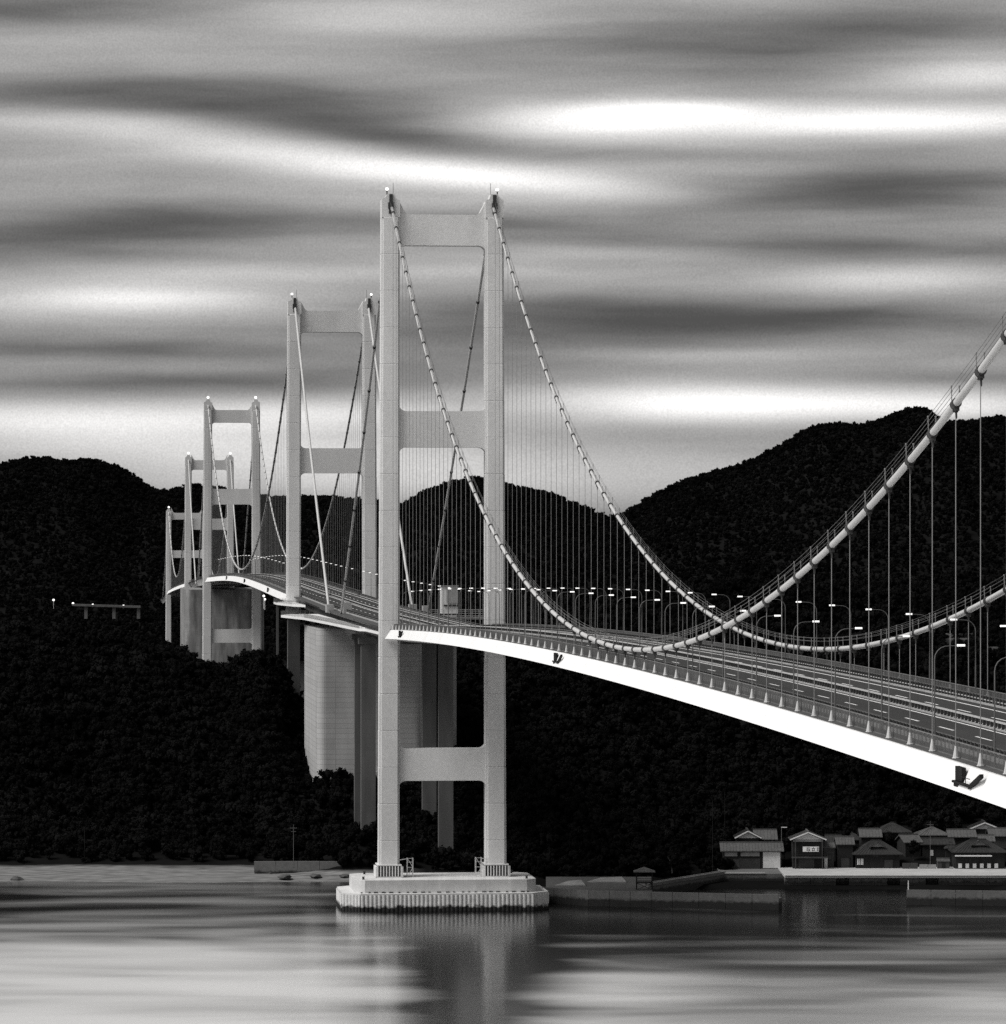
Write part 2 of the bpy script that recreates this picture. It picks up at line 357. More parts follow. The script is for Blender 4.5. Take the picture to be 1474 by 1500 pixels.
ISL = np.array([(-420, 30), (-300, 58), (-200, 66), (-165, 63), (-140, 59), (-117, 55.5), (-104, 48), (-98, 47), (-90, 52), (-82, 53), (-78, 46), (-74, 33), (-66, 34), (-50, 44), (-30, 52), (0, 66), (40, 76), (90, 82), (150, 80), (220, 84), (330, 70), (460, 20)], float)
def island_height(X, Y):
    shore = SHORE_Y + 12 * fbm(X / 45, 2.2, 5)
    if X > -8: shore -= 26 * sstep((X + 8) / 20) * (1 - .0 * X)
    if X > 150: shore -= 30 * sstep((X - 150) / 60)
    yr = 1600 + (60 * sstep((X - 20) / 80))
    zr = float(np.interp(X * 1600 / max(Y, 1300) if Y < yr else X, ISL[:, 0], ISL[:, 1]))
    t = (Y - shore) / (yr - shore)
    if t <= 0: return -.09 * (shore - Y)
    beach = min(3.2, (Y - shore) * .085)
    if X > 40: beach = 1.0                     # under the quay
    r0 = (Y - shore - 30) / (yr - shore - 30)
    rise = (.5 * sstep(r0) + .5 * max(r0, 0) ** .8) if t < 1 else 1 - .85 * sstep((Y - yr) / 360)
    z = beach + (zr - 3) * rise
    z += 7 * fbm(X / 60, Y / 60, 21) * sstep(t * 2.5) * (1 if t < 1 else .4)
    z += 9 * math.exp(-((X + 54) / 20) ** 4 - ((Y - 1406) / 20) ** 2)
    z += 8 * math.exp(-((X + 40) / 13) ** 2 - ((Y - 1333) / 11) ** 2)
    return z
def grid_mesh(hf, x0, x1, y0, y1, nx, ny, keep=None):
    xs = np.linspace(x0, x1, nx); ys = np.linspace(y0, y1, ny); vs = []; fs = []
    for y in ys:
        for x in xs: vs.append((x, y, hf(x, y)))
    for j in range(ny - 1):
        for i in range(nx - 1):
            a = j * nx + i
            if keep is None or keep((xs[i] + xs[i + 1]) / 2, (ys[j] + ys[j + 1]) / 2, sum(vs[k][2] for k in (a, a + 1, a + nx, a + nx + 1)) / 4): fs.append((a, a + 1, a + nx + 1, a + nx))
    return vs, fs
far = grid_mesh(far_height, -1100, 1500, 3450, 5400, 209, 79)
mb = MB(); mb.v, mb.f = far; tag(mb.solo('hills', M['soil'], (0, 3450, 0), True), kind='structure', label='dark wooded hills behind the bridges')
isl = grid_mesh(island_height, -420, 430, 1255, 2010, 171, 152)
def soil_island():
    m_ = mat('island_ground', .008, .95, .4, .05, spec=0)
    N, L = m_.node_tree.nodes, m_.node_tree.links; b = N['Principled BSDF']
    src = b.inputs['Base Color'].links[0].from_socket
    ge = N.new('ShaderNodeNewGeometry'); sp = N.new('ShaderNodeSeparateXYZ'); L.new(ge.outputs['Position'], sp.inputs[0])
    n = N.new('ShaderNodeTexNoise'); n.inputs['Scale'].default_value = .12; n.inputs['Detail'].default_value = 6
    mp = N.new('ShaderNodeMapping'); mp.inputs['Scale'].default_value = (.4, 2, 1); L.new(ge.outputs['Position'], mp.inputs[0]); L.new(mp.outputs[0], n.inputs['Vector'])
    ad = N.new('ShaderNodeMath'); ad.operation = 'MULTIPLY_ADD'; L.new(n.outputs['Fac'], ad.inputs[0]); ad.inputs[1].default_value = -1.6; L.new(sp.outputs[2], ad.inputs[2])
    r = N.new('ShaderNodeMapRange'); r.inputs['From Min'].default_value = 1.2; r.inputs['From Max'].default_value = 1.9; L.new(ad.outputs[0], r.inputs['Value'])
    bx_ = N.new('ShaderNodeMapRange'); bx_.inputs['From Min'].default_value = -46; bx_.inputs['From Max'].default_value = -22; L.new(sp.outputs[0], bx_.inputs['Value'])
    mxx = N.new('ShaderNodeMath'); mxx.operation = 'MAXIMUM'; L.new(r.outputs[0], mxx.inputs[0]); L.new(bx_.outputs[0], mxx.inputs[1])
    mx = N.new('ShaderNodeMix'); mx.data_type = 'RGBA'; L.new(mxx.outputs[0], mx.inputs['Factor'])
    n3 = N.new('ShaderNodeTexNoise'); n3.inputs['Scale'].default_value = .5; n3.inputs['Detail'].default_value = 5; L.new(mp.outputs[0], n3.inputs['Vector'])
    r3 = N.new('ShaderNodeMapRange'); r3.inputs['From Min'].default_value = .3; r3.inputs['From Max'].default_value = .7; r3.inputs['To Min'].default_value = .09; r3.inputs['To Max'].default_value = .24; L.new(n3.outputs['Fac'], r3.inputs['Value'])
    cb = N.new('ShaderNodeCombineColor'); [L.new(r3.outputs[0], cb.inputs[i]) for i in range(3)]
    L.new(cb.outputs[0], mx.inputs[6]); L.new(src, mx.inputs[7]); L.new(mx.outputs[2], b.inputs['Base Color'])
    return m_
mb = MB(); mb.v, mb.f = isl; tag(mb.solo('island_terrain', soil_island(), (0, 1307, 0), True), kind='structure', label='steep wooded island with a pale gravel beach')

# ------------------------------------------------------------------ trees: a few standing alone on the shore, the wood behind as one mass
def make_tree(loc, h, seed, label):
    r = random.Random(seed); t = thing('tree', loc, label, 'tree', 'trees standing on the shore')
    mb = MB(); pts = [Vector(loc) + Vector((r.uniform(-.15, .15) * k, r.uniform(-.15, .15) * k, h * .75 * k / 4 - (.3 if k == 0 else 0))) for k in range(5)]
    mb.tube(pts, [.28 * h / 8, .22 * h / 8, .17 * h / 8, .11 * h / 8, .05], 7)
    for k in range(5):
        p = pts[2 + k % 2]; a = r.uniform(0, 6.28); mb.tube([p, p + Vector((math.cos(a) * h * .16, math.sin(a) * h * .16, h * .12)), p + Vector((math.cos(a) * h * .27, math.sin(a) * h * .27, h * .27))], [.09, .06, .03], 5)
    mb.build('trunk', M['bark'], t)
    mb = MB(); lobes = []
    for k in range(9):
        a, rad = r.uniform(0, 6.28), r.uniform(0, .30) * h; lobes.append((Vector((math.cos(a) * rad, math.sin(a) * rad, h * r.uniform(.34, .84))), h * r.uniform(.13, .22)))
    for k in range(520):
        c, rr = r.choice(lobes); d = Vector((r.gauss(0, 1), r.gauss(0, 1), r.gauss(0, 1))).normalized()
        p = Vector(loc) + c + d * rr * r.uniform(.55, 1.08); n_ = (d + Vector((r.gauss(0, .5), r.gauss(0, .5), r.gauss(.3, .5)))).normalized()
        u = n_.orthogonal().normalized(); w = n_.cross(u); q = h * r.uniform(.028, .062)
        mb.add([p + u * q, p + w * q * .8, p - u * q, p - w * q * .8], [(0, 1, 2, 3)])
    # dense inner mass so that the crown is not see-through
    for c, rr in lobes:
        ring = []
        for i in range(5):
            th = math.pi * (i + .5) / 5; ring.append([Vector(loc) + c + Vector((math.cos(ph) * math.sin(th), math.sin(ph) * math.sin(th), math.cos(th))) * rr * r.uniform(.62, .85) for ph in (2 * math.pi * k / 7 for k in range(7))])
        mb.loft(ring, True, True)
    c = mb.build('crown', M['leaf'], t); c.location = (0, 0, 0)
    return t, c
src = []
spots = [(px(1150, 1272, 1326), 7.0, 'round dark tree between the long boathouse and the house with the sign'),
         (px(1028, 1262, 1330), 8.5, 'tall dark tree beside the seaside road, left of the village'),
         (px(985, 1268, 1300), 6.5, 'bushy tree on the slope behind the open shelter'),
         (px(1338, 1270, 1326), 6.0, 'small dark tree right of the big hip-roofed house'),
         (px(905, 1275, 1318), 6.0, 'low dark tree on the shore above the gravel ramp')]
for i, (p, h, lb) in enumerate(spots):
    p.z = max(3.3, island_height(p.x, p.y)) ; src.append(make_tree(p, h, 30 + i, lb))

def forest(name, verts, faces, spacing, smin, smax, seed, label):
    me = bpy.data.meshes.new(name); me.from_pydata(verts, [], faces); me.update()
    o = bpy.data.objects.new(name, me); COL.objects.link(o)
    g = bpy.data.node_groups.new(name + '_scatter', 'GeometryNodeTree'); N, L = g.nodes, g.links
    g.interface.new_socket('Geometry', in_out='INPUT', socket_type='NodeSocketGeometry'); g.interface.new_socket('Geometry', in_out='OUTPUT', socket_type='NodeSocketGeometry')
    gi, go = N.new('NodeGroupInput'), N.new('NodeGroupOutput')
    dp = N.new('GeometryNodeDistributePointsOnFaces'); dp.distribute_method = 'RANDOM'; dp.inputs['Density'].default_value = 1 / spacing ** 2; dp.inputs['Seed'].default_value = seed
    L.new(gi.outputs[0], dp.inputs['Mesh'])
    jn = N.new('GeometryNodeGeometryToInstance')
    for t, c in src:
        oi = N.new('GeometryNodeObjectInfo'); oi.inputs['Object'].default_value = c; oi.transform_space = 'ORIGINAL'; L.new(oi.outputs['Geometry'], jn.inputs[0])
    ip = N.new('GeometryNodeInstanceOnPoints'); L.new(dp.outputs['Points'], ip.inputs['Points']); L.new(jn.outputs[0], ip.inputs['Instance']); ip.inputs['Pick Instance'].default_value = True
    ri = N.new('FunctionNodeRandomValue'); ri.data_type = 'INT'; ri.inputs[4].default_value = 0; ri.inputs[5].default_value = len(src) - 1; ri.inputs['Seed'].default_value = seed; L.new(ri.outputs[2], ip.inputs['Instance Index'])
    rr = N.new('FunctionNodeRandomValue'); rr.data_type = 'FLOAT_VECTOR'; rr.inputs[1].default_value = (.15, .15, 6.283); rr.inputs[0].default_value = (-.15, -.15, 0); L.new(rr.outputs[0], ip.inputs['Rotation'])
    rs = N.new('FunctionNodeRandomValue'); rs.data_type = 'FLOAT'; rs.inputs[2].default_value = smin; rs.inputs[3].default_value = smax; rs.inputs['Seed'].default_value = seed + 3; L.new(rs.outputs[1], ip.inputs['Scale'])
    tr = N.new('GeometryNodeTranslateInstances'); tr.inputs['Translation'].default_value = (0, 0, -1.6); L.new(ip.outputs[0], tr.inputs[0])
    L.new(tr.outputs[0], go.inputs[0])
    mod = o.modifiers.new('scatter', 'NODES'); mod.node_group = g
    me.materials.append(M['leaf'])
    tag(o, label=label, kind='stuff')
    return o
HOUSES = [((xc - CX) / F * d, d, w / 2 / F * d) for xc, w, d in ((1096, 34, 1334), (1122, 30, 1336), (1276, 30, 1336), (1309, 48, 1352), (1338, 26, 1330), (1367, 43, 1344), (1374, 46, 1330), (1410, 38, 1342), (1443, 40, 1352), (1471, 40, 1340))]
def keep_isl(x, y, z):
    if z < (3.3 if x < -20 else 1.6): return False
    if x > 8 and y < 1296: return False
    if 63 < x < 190 and y < 1334: return False
    for (hx, hy, hw_) in HOUSES:
        if abs(x - hx) < hw_ + 1.5 and hy - 5 < y < hy + 11: return False
    for (Yc, v0, v1, d) in ((1471, -20, 14, 40), (1340, -14, -9, 2.5), (1340, 9, 14, 4), (1385, -13, -8, 3), (1385, 8, 13, 3), (1696, -18, 18, 5)):
        if abs(y - Yc) < d and axis_x(Yc) + v0 < x < axis_x(Yc) + v1: return False
    return y < 1760
vs, fs = grid_mesh(island_height, -420, 430, 1255, 2010, 171, 152, keep_isl)
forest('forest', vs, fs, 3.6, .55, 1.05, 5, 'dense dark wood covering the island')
vs, fs = grid_mesh(far_height, -1100, 1500, 3450, 5400, 209, 79, lambda x, y, z: z > 2 and y < 4420 and abs(x) < y * .15 + 60)
forest('forest', vs, fs, 5.0, .5, 1.05, 9, 'dark wooded hillsides far behind the bridges')

# ------------------------------------------------------------------ bridge parts
def leg_mesh(name, hw, hd, h, matl):
    nx, ny = .22 * hw, .25 * hd
    ring = [(-hw + nx, -hd), (hw - nx, -hd), (hw - nx, -hd + ny), (hw, -hd + ny), (hw, hd - ny), (hw - nx, hd - ny), (hw - nx, hd), (-hw + nx, hd), (-hw + nx, hd - ny), (-hw, hd - ny), (-hw, -hd + ny), (-hw + nx, -hd + ny)]
    mb = MB(); rings = []
    for z, k in ((0, .035), (.13, 0), (h - .13, 0), (h, .035)):
        rings.append([(x - math.copysign(k, x), y - math.copysign(k, y), z) for x, y in ring])
    mb.loft(rings); return mb.mesh(name, matl)
def arc(cx, cz, r, a0, a1, n=6): return [(cx + r * math.cos(R(a0 + (a1 - a0) * i / n)), cz + r * math.sin(R(a0 + (a1 - a0) * i / n))) for i in range(n + 1)]

def make_tower(bridge, Y, ztop, zbase, beams, seg, hw_top, hw_bot, sp_top, sp_bot, label, detail=True, hd=3.3, plinth=True):
    T = empty('tower', P(Y, 0, zbase), bridge)
    if label: T['label'] = label
    n = max(3, round((ztop - 6 - zbase) / seg)); hs = (ztop - 6 - zbase) / n
    me = leg_mesh('leg_segment', 1.0, 1.0, hs, M['tower'])
    def half(z): k = (z - zbase) / (ztop - zbase); return hw_bot + (hw_top - hw_bot) * k
    def off(z): k = (z - zbase) / (ztop - zbase); return (sp_bot + (sp_top - sp_bot) * k) / 2
    for sgn in (-1, 1):
        for i in range(n):
            zc = zbase + hs * i; k = half(zc + hs / 2)
            inst('leg_segment', me, T, P(Y, sgn * off(zc + hs / 2), zc), (0, 0, PSI), (k, hd * (.9 + .1 * k / hw_bot), 1))
    def fn(a, b, d): return Vector(P(Y, a, b)) + Vector((-SP * d, CP * d, 0))
    r = 2.0
    for bi, (z1, z0) in enumerate(beams):
        a = off((z0 + z1) / 2) - half(z0) + .25
        top = bi == 0
        poly = [(-a, z0 - r)] + arc(-a + r, z0 - r, r, 180, 90) + arc(a - r, z0 - r, r, 90, 0)
        poly = [(-a, z0 - r - .01)] + arc(-a + r, z0 - r, r, 180, 90)[1:] + arc(a - r, z0 - r, r, 90, 0)[:-1] + [(a, z0 - r - .01)]
        if top: poly += [(a, z1 + 3.6), (a - 1.7, z1 + .5), (a - 2.6, z1), (-a + 2.6, z1), (-a + 1.7, z1 + .5), (-a, z1 + 3.6)]
        else: poly += [(a, z1 + r)] + arc(a - r, z1 + r, r, 0, -90)[1:] + arc(-a + r, z1 + r, r, -90, -180)[:-1] + [(-a, z1 + r)]
        mb = MB(); mb.prism(poly, fn, -hd * .62, hd * .62); mb.build('crossbeam', M['tower'], T)
    # heads: stepped housing over the cable saddle, lamp, mast
    for sgn in (-1, 1):
        o_ = sgn * off(ztop); w = half(ztop); zs = ztop - 6
        poly = [(-w, zs), (w, zs), (w, zs + 4.2), (w - .15, zs + 4.6), (w * .42, zs + 5.9), (-w * .42, zs + 5.9), (-w + .15, zs + 4.6), (-w, zs + 4.2)]
        if sgn < 0: poly = [(w + .0, zs), (w, zs + 4.4), (w * .55, zs + 5.0), (w * .42, zs + 6.2), (-w * .35, zs + 6.2), (-w * .62, zs + 5.2), (-w, zs + 4.7), (-w, zs)]
        else: poly = [(-w, zs), (w, zs), (w, zs + 4.7), (w * .62, zs + 5.2), (w * .35, zs + 6.2), (-w * .42, zs + 6.2), (-w * .55, zs + 5.0), (-w, zs + 4.4)]
        mb = MB(); mb.prism([(a + o_, b) for a, b in poly], fn, -hd * .92, hd * .92); mb.build('saddle_housing', M['tower'], T)
        if detail:
            for side in (-1, 1):
                mb = MB()
                for dz, ww, hh in ((4.9, .9, 2.2), (3.0, 1.5, 1.6), (1.6, 1.1, 1.5)): mb.box(fn(o_, zs + dz, side * hd * .95), (ww, .7, hh), PSI)
                mb.build('saddle', M['dark'], T)
            p = fn(o_ + sgn * -(-.25) * w * 2, zs + 6.2, -1.0)
            p = fn(o_ + sgn * .9, zs + 6.0, -1.0)
            mb = MB(); mb.tube([p, p + Vector((0, 0, .9)), p + Vector((0, 0, 1.1))], [.16, .16, .38], 8); mb.build('lamp_stand', M['dark'], T)
            q = fn(o_ - sgn * .8, zs + 6.1, 0); mb = MB(); mb.tube([q, q + Vector((0, 0, 3.2))], .06, 5); mb.build('mast', M['dark'], T)
        else: p = fn(o_, zs + 5.6, -1.0)
        rb = .45 if detail else .75
        mb = MB(); rings = []
        for i in range(1, 6):
            th = math.pi * i / 6; rings.append([p + Vector((math.cos(f) * math.sin(th) * rb, math.sin(f) * math.sin(th) * rb, 1.1 + rb + math.cos(th) * rb)) for f in (2 * math.pi * k / 10 for k in range(10))])
        mb.loft(rings, True, True); mb.build('beacon', M['beacon'], T, True)
    if plinth:
        for sgn in (-1, 1):
            o_ = sgn * off(zbase); mb = MB(); w, d, h = hw_bot * 2 + .7, hd * 2 + 1.6, 3.1
            mb.box(P(Y, o_, zbase + h / 2), (w - .5, d - .5, h), PSI)
            mb.build('plinth_core', M['dark'], T)
            MB().box(P(Y, o_, zbase + h + .15), (w + .2, d + .2, .3), PSI).build('plinth_cap', M['caisson'], T); MB().box(P(Y, o_, zbase + .12), (w + .2, d + .2, .24), PSI).build('plinth_foot', M['caisson'], T)
            for k in range(9):
                mb = MB(); mb.box(fn(o_ - w / 2 + w * (k + .0) / 8, zbase + h / 2 + .1, -d / 2 + .16), (.30, .5, h - .4), PSI); mb.build('plinth_rib', M['caisson'], T)
            for e in (-1, 1): MB().box(P(Y, o_ + e * (w / 2 + .28), zbase + h / 2 - .1), (.5, d, h - .3), PSI).build('plinth_side', M['caisson'], T)
    return T

def strip(mb, Y0, Y1, step, sect, caps=True):
    rings = [[D_(Y, v, dz) for v, dz in sect] for Y in frange(Y0, Y1, step)]
    mb.loft(rings, True, caps); return mb
def rect(v0, v1, z0, z1): return [(v0, z0), (v1, z0), (v1, z1), (v0, z1)]

dash_me = {}
def make_road(parent, Y0, Y1, step=15, posts=2.0, dashes=True, bars=True, fence=True):
    road = strip(MB(), Y0, Y1, step, rect(-10.4, 10.4, .02, .30)).build('road_surface', M['asphalt'], parent)
    for v in (-1.05, 1.05, -8.6, 8.6):
        strip(MB(), Y0, Y1, step, rect(v - .14, v + .14, .303, .309)).build('edge_line', M['line'], road)
    if dashes:
        if 'm' not in dash_me: dash_me['m'] = MB().box((0, 0, 0), (.26, 8.0, .006)).mesh('lane_dash', M['line'])
        for v in (-4.85, 4.85):
            Y = Y0 + 8
            while Y < Y1 - 8:
                sl = (zdeck(Y + 4) - zdeck(Y - 4)) / 8; o = inst('lane_dash', dash_me['m'], road, D_(Y, v, .312), (math.atan(sl), 0, PSI)); Y += 20
    for sgn in (-1, 1):
        strip(MB(), Y0, Y1, step, rect(sgn * 12.55 - 1.5, sgn * 12.55 + 1.5, .01, .08)).build('walkway', M['walk'], parent)
        strip(MB(), Y0, Y1, step, rect(sgn * 10.7 - .3, sgn * 10.7 + .3, .0, .50)).build('kerb', M['kerb'], road)
        strip(MB(), Y0, Y1, step, rect(sgn * 10.75 - .06, sgn * 10.75 + .06, 1.24, 1.36)).build('guard_rail', M['steel'], road)
        strip(MB(), Y0, Y1, step, rect(sgn * 10.75 - .06, sgn * 10.75 + .06, .78, .90)).build('guard_rail', M['rail'], road)
        mb = MB(); Y = Y0
        while Y <= Y1: mb.box(D_(Y, sgn * 10.75, .85), (.3, .3, .95), PSI); Y += posts
        tag(mb.build('guard_posts', M['dark'], road), kind='stuff')
        if fence:
            mb = MB(); v = sgn * 13.0
            for dz in (.12, 1.55): strip(mb, Y0, Y1, step, rect(v - .05, v + .05, dz - .05, dz + .05))
            Y = Y0
            while Y <= Y1: mb.bar(D_(Y, v, 0), D_(Y, v, 1.55), .09, .09); Y += posts
            if bars:
                Y = Y0
                while Y <= Y1:
                    mb.bar(D_(Y, v, .1), D_(Y, v, 1.53), .06, .06); Y += .5
            tag(mb.build('outer_fence', M['fence'], parent), kind='stuff')
    strip(MB(), Y0, Y1, step, rect(-.35, .35, .28, .46)).build('median_kerb', M['kerb'], road)
    strip(MB(), Y0, Y1, step, rect(-.11, .11, 1.04, 1.22)).build('median_rail', M['pale'], road)
    mb = MB(); Y = Y0
    while Y <= Y1: mb.box(D_(Y, 0, .75), (.28, .3, .56), PSI); Y += posts
    tag(mb.build('median_posts', M['dark'], road), kind='stuff')
    return road

def make_girder(bridge, Y0, Y1):
    sect = [(-14.4, 0), (14.4, 0), (15.4, -2.35), (8.5, -3.25), (-8.5, -3.25), (-15.4, -2.35)]
    rings = [[D_(Y, v, dz) for v, dz in sect] for Y in frange(Y0, Y1, 12)]
    rings[-1] = [D_(Y1 - (9 if dz == 0 else 0), v, dz) for v, dz in sect]
    mb = MB(); mb.loft(rings, True, True)
    return mb.build('girder', M['girder'], bridge)

def cable_z(Y, Ya, Yb, za, zb, zm):
    t = (Y - Ya) / (Yb - Ya); sag = (za + zb) / 2 - zm
    return za + (zb - za) * t - 4 * sag * t * (1 - t)

sus_me = MB().tube([(0, 0, 0), (0, 0, 1)], 1.0, 6).mesh('suspender', M['hanger'])
cone_me = MB().tube([(0, 0, 0), (0, 0, .25), (0, 0, .3), (0, 0, 1.35)], [.36, .36, .28, .09], 8).mesh('socket', M['pale'])
def band_mesh():
    mb = MB(); mb.tube([(0, -.55, 0), (0, -.5, 0), (0, .5, 0), (0, .55, 0)], [.44, .50, .50, .44], 12)
    for y in (-.3, .3): mb.box((0, y, -.60), (.5, .22, .3))
    mb.box((0, 0, -.66), (.20, .35, .4)); mb.tube([(0, 0, -.8), (0, 0, -1.3), (0, 0, -1.45)], [.11, .10, .05], 6)
    return mb.mesh('cable_band', M['dark'])
def stanchion_mesh():
    mb = MB(); mb.bar((0, 0, .3), (0, 0, 1.75), .08, .08); mb.box((0, .0, 1.2), (.14, .3, .12)); mb.box((0, 0, 1.66), (.14, .34, .13))
    return mb.mesh('stanchion', M['hanger'])
stan_me = stanchion_mesh()
band_me = band_mesh()

def make_cables(bridge, Yn, Yf, zn, zf, zm, near_anchor, far_anchor, r, spacing, Ysus0, individual, sr=.065, ropes=False):
    for sgn in (-1, 1):
        v = sgn * 13.5; pts = []
        if near_anchor: pts += [P(near_anchor[0] + (Yn - near_anchor[0]) * k / 8, v, near_anchor[1] + (zn - near_anchor[1]) * (k / 8) - 2.2 * 4 * (k / 8) * (1 - k / 8)) for k in range(8)]
        Ys = frange(Yn, Yf, 8); pts += [P(Y, v, cable_z(Y, Yn, Yf, zn, zf, zm)) for Y in Ys]
        pts += [P(Yf + (far_anchor[0] - Yf) * k / 8, v, zf + (far_anchor[1] - zf) * (k / 8) - 2.2 * 4 * (k / 8) * (1 - k / 8)) for k in range(1, 9)]
        c = MB().tube(pts, r, 12).build('main_cable', M['cable'], bridge, True)
        joined = MB(); ns = int((Yf - Yn) / spacing)
        for i in range(1, ns + 1):
            Y = Yf - i * spacing + spacing * .35
            if Y < Ysus0 or Y > Yf - 6: continue
            z = cable_z(Y, Yn, Yf, zn, zf, zm); zd = zdeck(Y)
            sl = (cable_z(Y + 1, Yn, Yf, zn, zf, zm) - cable_z(Y - 1, Yn, Yf, zn, zf, zm)) / 2
            if individual:
                inst('cable_band', band_me, c, P(Y, v, z), (math.atan(sl), 0, PSI))
                for ox in (-.38, .38): inst('stanchion', stan_me, c, P(Y, v + ox, z), (math.atan(sl) * .5, 0, PSI))
            else:
                d = Vector((-SP, CP, sl)).normalized(); p = P(Y, v, z); joined.tube([p - d * .4, p + d * .4], r * 1.15, 8); joined.bar(p + Vector((0, 0, .3)), p + Vector((0, 0, 1.5)), .14)
            if z - .4 > zd + .3:
                s = inst('suspender', sus_me, bridge, P(Y, v, zd - .1), (0, 0, 0), (sr, sr, z - .3 - zd + .1))
                if individual: inst('socket', cone_me, s, P(Y, v, zd - .1), (0, 0, 0), (1 / sr, 1 / sr, 1 / (z - .3 - zd + .1)))
        # backstay clamps: none hang there, only a few wrapping collars
        for k in range(1, 10):
            t = k / 10; p = P(Yf + (far_anchor[0] - Yf) * t, v, zf + (far_anchor[1] - zf) * t - 2.2 * 4 * t * (1 - t)); d = Vector((-SP, CP, (far_anchor[1] - zf) / (far_anchor[0] - Yf))).normalized()
            joined.tube([p - d * .5, p + d * .5], r * 1.3, 8)
        tag(joined.build('cable_collars', M['dark'], c), kind='stuff')
        if ropes:
            for ox in (-.38, .38):
                for oz in (1.2, 1.66):
                    MB().tube([P(Y, v + ox, cable_z(Y, Yn, Yf, zn, zf, zm) + oz) for Y in Ys if Y > 250], .028, 4).build('hand_rope', M['steel'], c)

def access_platform(bridge, Y, k=1.0):
    mb = MB()
    def q(t, dv, z): return D_(Y - t, -15.1 - dv, z)       # t metres towards the viewer
    def slab(t0, t1, dv0, dv1, z0, z1):
        vs = [q(t, -14.4 * 0 + dv, z) for z in (z0, z1) for t, dv in ((t0, dv0), (t1, dv0), (t1, dv1), (t0, dv1))]
        mb.add(vs, [(3, 2, 1, 0), (4, 5, 6, 7), (0, 1, 5, 4), (1, 2, 6, 5), (2, 3, 7, 6), (3, 0, 4, 7)])
    slab(0, 3.2, -.3, .1, -1.4, -.1); slab(-.8, 7.5, -.3, .28, -1.66, -1.45); slab(-.5, 1.5, -.3, .15, -2.1, -1.68)
    mb.bar(q(7.0, .1, -1.65), q(12.0, .0, -.3), .35, .35)
    mb.bar(q(6.0, .3, -1.6), q(6.0, .3, -.8), .07); mb.bar(q(3.4, .3, -.85), q(8, .3, -.85), .06)
    return mb.build('access_platform', M['black'], bridge)

# --- nearest bridge
B3 = thing('suspension_bridge', P(Y8, 0, 0), 'nearest and largest suspension bridge, sweeping in from the right edge to the tall front tower', 'bridge', 'chain of three suspension bridges')
make_tower(B3, Y8, 188.4, 8.0, [(183.2, 175.0), (131.2, 121.6), (42.0, 33.4)], 9.6, 2.42, 2.75, 27.5, 28.4, 'tall pale steel tower standing in the sea on a white concrete footing')
make_tower(B3, Y9, 188.4, 8.0, [(183.2, 175.0), (131.2, 121.6), (42.0, 33.4)], 9.6, 2.42, 2.75, 27.5, 28.4, None)
make_girder(B3, Y9 + 3, Y8 - 3.5)
make_road(B3, Y9 + 3, Y8 - 5, 12, 2.0)
ZC = 186.2
make_cables(B3, Y9, Y8, ZC, ZC, 81.0, (-70, 62), (1429, 74.2), .36, 11.95, 300, True, .047, True)
# --- middle bridge
B2 = thing('suspension_bridge', P(Y6, 0, 0), 'middle suspension bridge, between the second tower and the concrete block behind the third', 'bridge', 'chain of three suspension bridges')
make_tower(B2, Y6, 185.6, 70.0, [(181.0, 173.2), (130.5, 121.3)], 9.6, 2.45, 2.6, 27.4, 28.2, 'second tower from the front, rising behind the anchorage', plinth=False)
make_tower(B2, Y5, 175.5, 2.0, [(169.8, 162.6), (125.0, 116.2), (45.4, 37.8)], 9.6, 2.35, 2.7, 27.0, 28.4, 'third tower from the front, in front of the stained concrete block', detail=False, plinth=False)
make_girder(B2, Y6 + 5, Y5 - 5); make_road(B2, Y6 + 5, Y5 - 5, 15, 4.0, True, False)
make_cables(B2, Y6, Y5, 183.6, 173.4, 82.6, (1488, 73.6), (2790, 72.5), .42, 12.0, Y6, False, .05)
# --- far bridge
B1 = thing('suspension_bridge', P(Y3, 0, 0), 'farthest and smallest suspension bridge at the left, running to the wooded hills', 'bridge', 'chain of three suspension bridges')
make_tower(B1, Y3, 150.5, 2.0, [(147.4, 141.2), (109.6, 102.4)], 9.6, 2.1, 2.4, 27.0, 28.0, 'fourth tower from the front, partly hidden by the third', detail=False, plinth=False)
make_tower(B1, Y2, 118.6, 2.0, [(115.8, 110.8), (87.6, 82.0)], 9.6, 1.95, 2.2, 27.0, 27.6, 'farthest and lowest tower, against the dark hill', detail=False, plinth=False)
make_girder(B1, Y3 + 5, Y2 - 5); make_road(B1, Y3 + 5, Y2 - 5, 15, 6.0, False, False, True)
make_cables(B1, Y3, Y2, 149.0, 117.2, 70.5, (2830, 69), (3640, 49), .42, 12.0, Y3, False, .05)
for Y in (428, 788, 1168): access_platform(B3, Y)
for Y in (1876, 2099, 2309): access_platform(B2, Y)

# ------------------------------------------------------------------ approach viaducts and anchorages
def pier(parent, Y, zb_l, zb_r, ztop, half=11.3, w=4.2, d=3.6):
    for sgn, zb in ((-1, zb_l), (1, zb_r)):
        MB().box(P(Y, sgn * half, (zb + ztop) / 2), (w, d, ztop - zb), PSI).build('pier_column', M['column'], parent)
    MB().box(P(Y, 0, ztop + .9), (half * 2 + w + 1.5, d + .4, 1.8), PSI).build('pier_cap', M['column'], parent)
V7 = thing('approach_viaduct', P(1400, 0, 0), 'road viaduct on concrete columns between the front tower and the second tower', 'viaduct')
strip(MB(), Y8 + 5, Y6 - 5, 15, [(-13.2, 0), (13.2, 0), (13.2, -.8), (-13.2, -.8)]).build('deck_slab', M['sea_wall'], V7)
for v in (-8, 8): strip(MB(), Y8 + 6, Y6 - 6, 15, rect(v - 2.6, v + 2.6, -4.0, -.82)).build('box_beam', M['column'], V7)
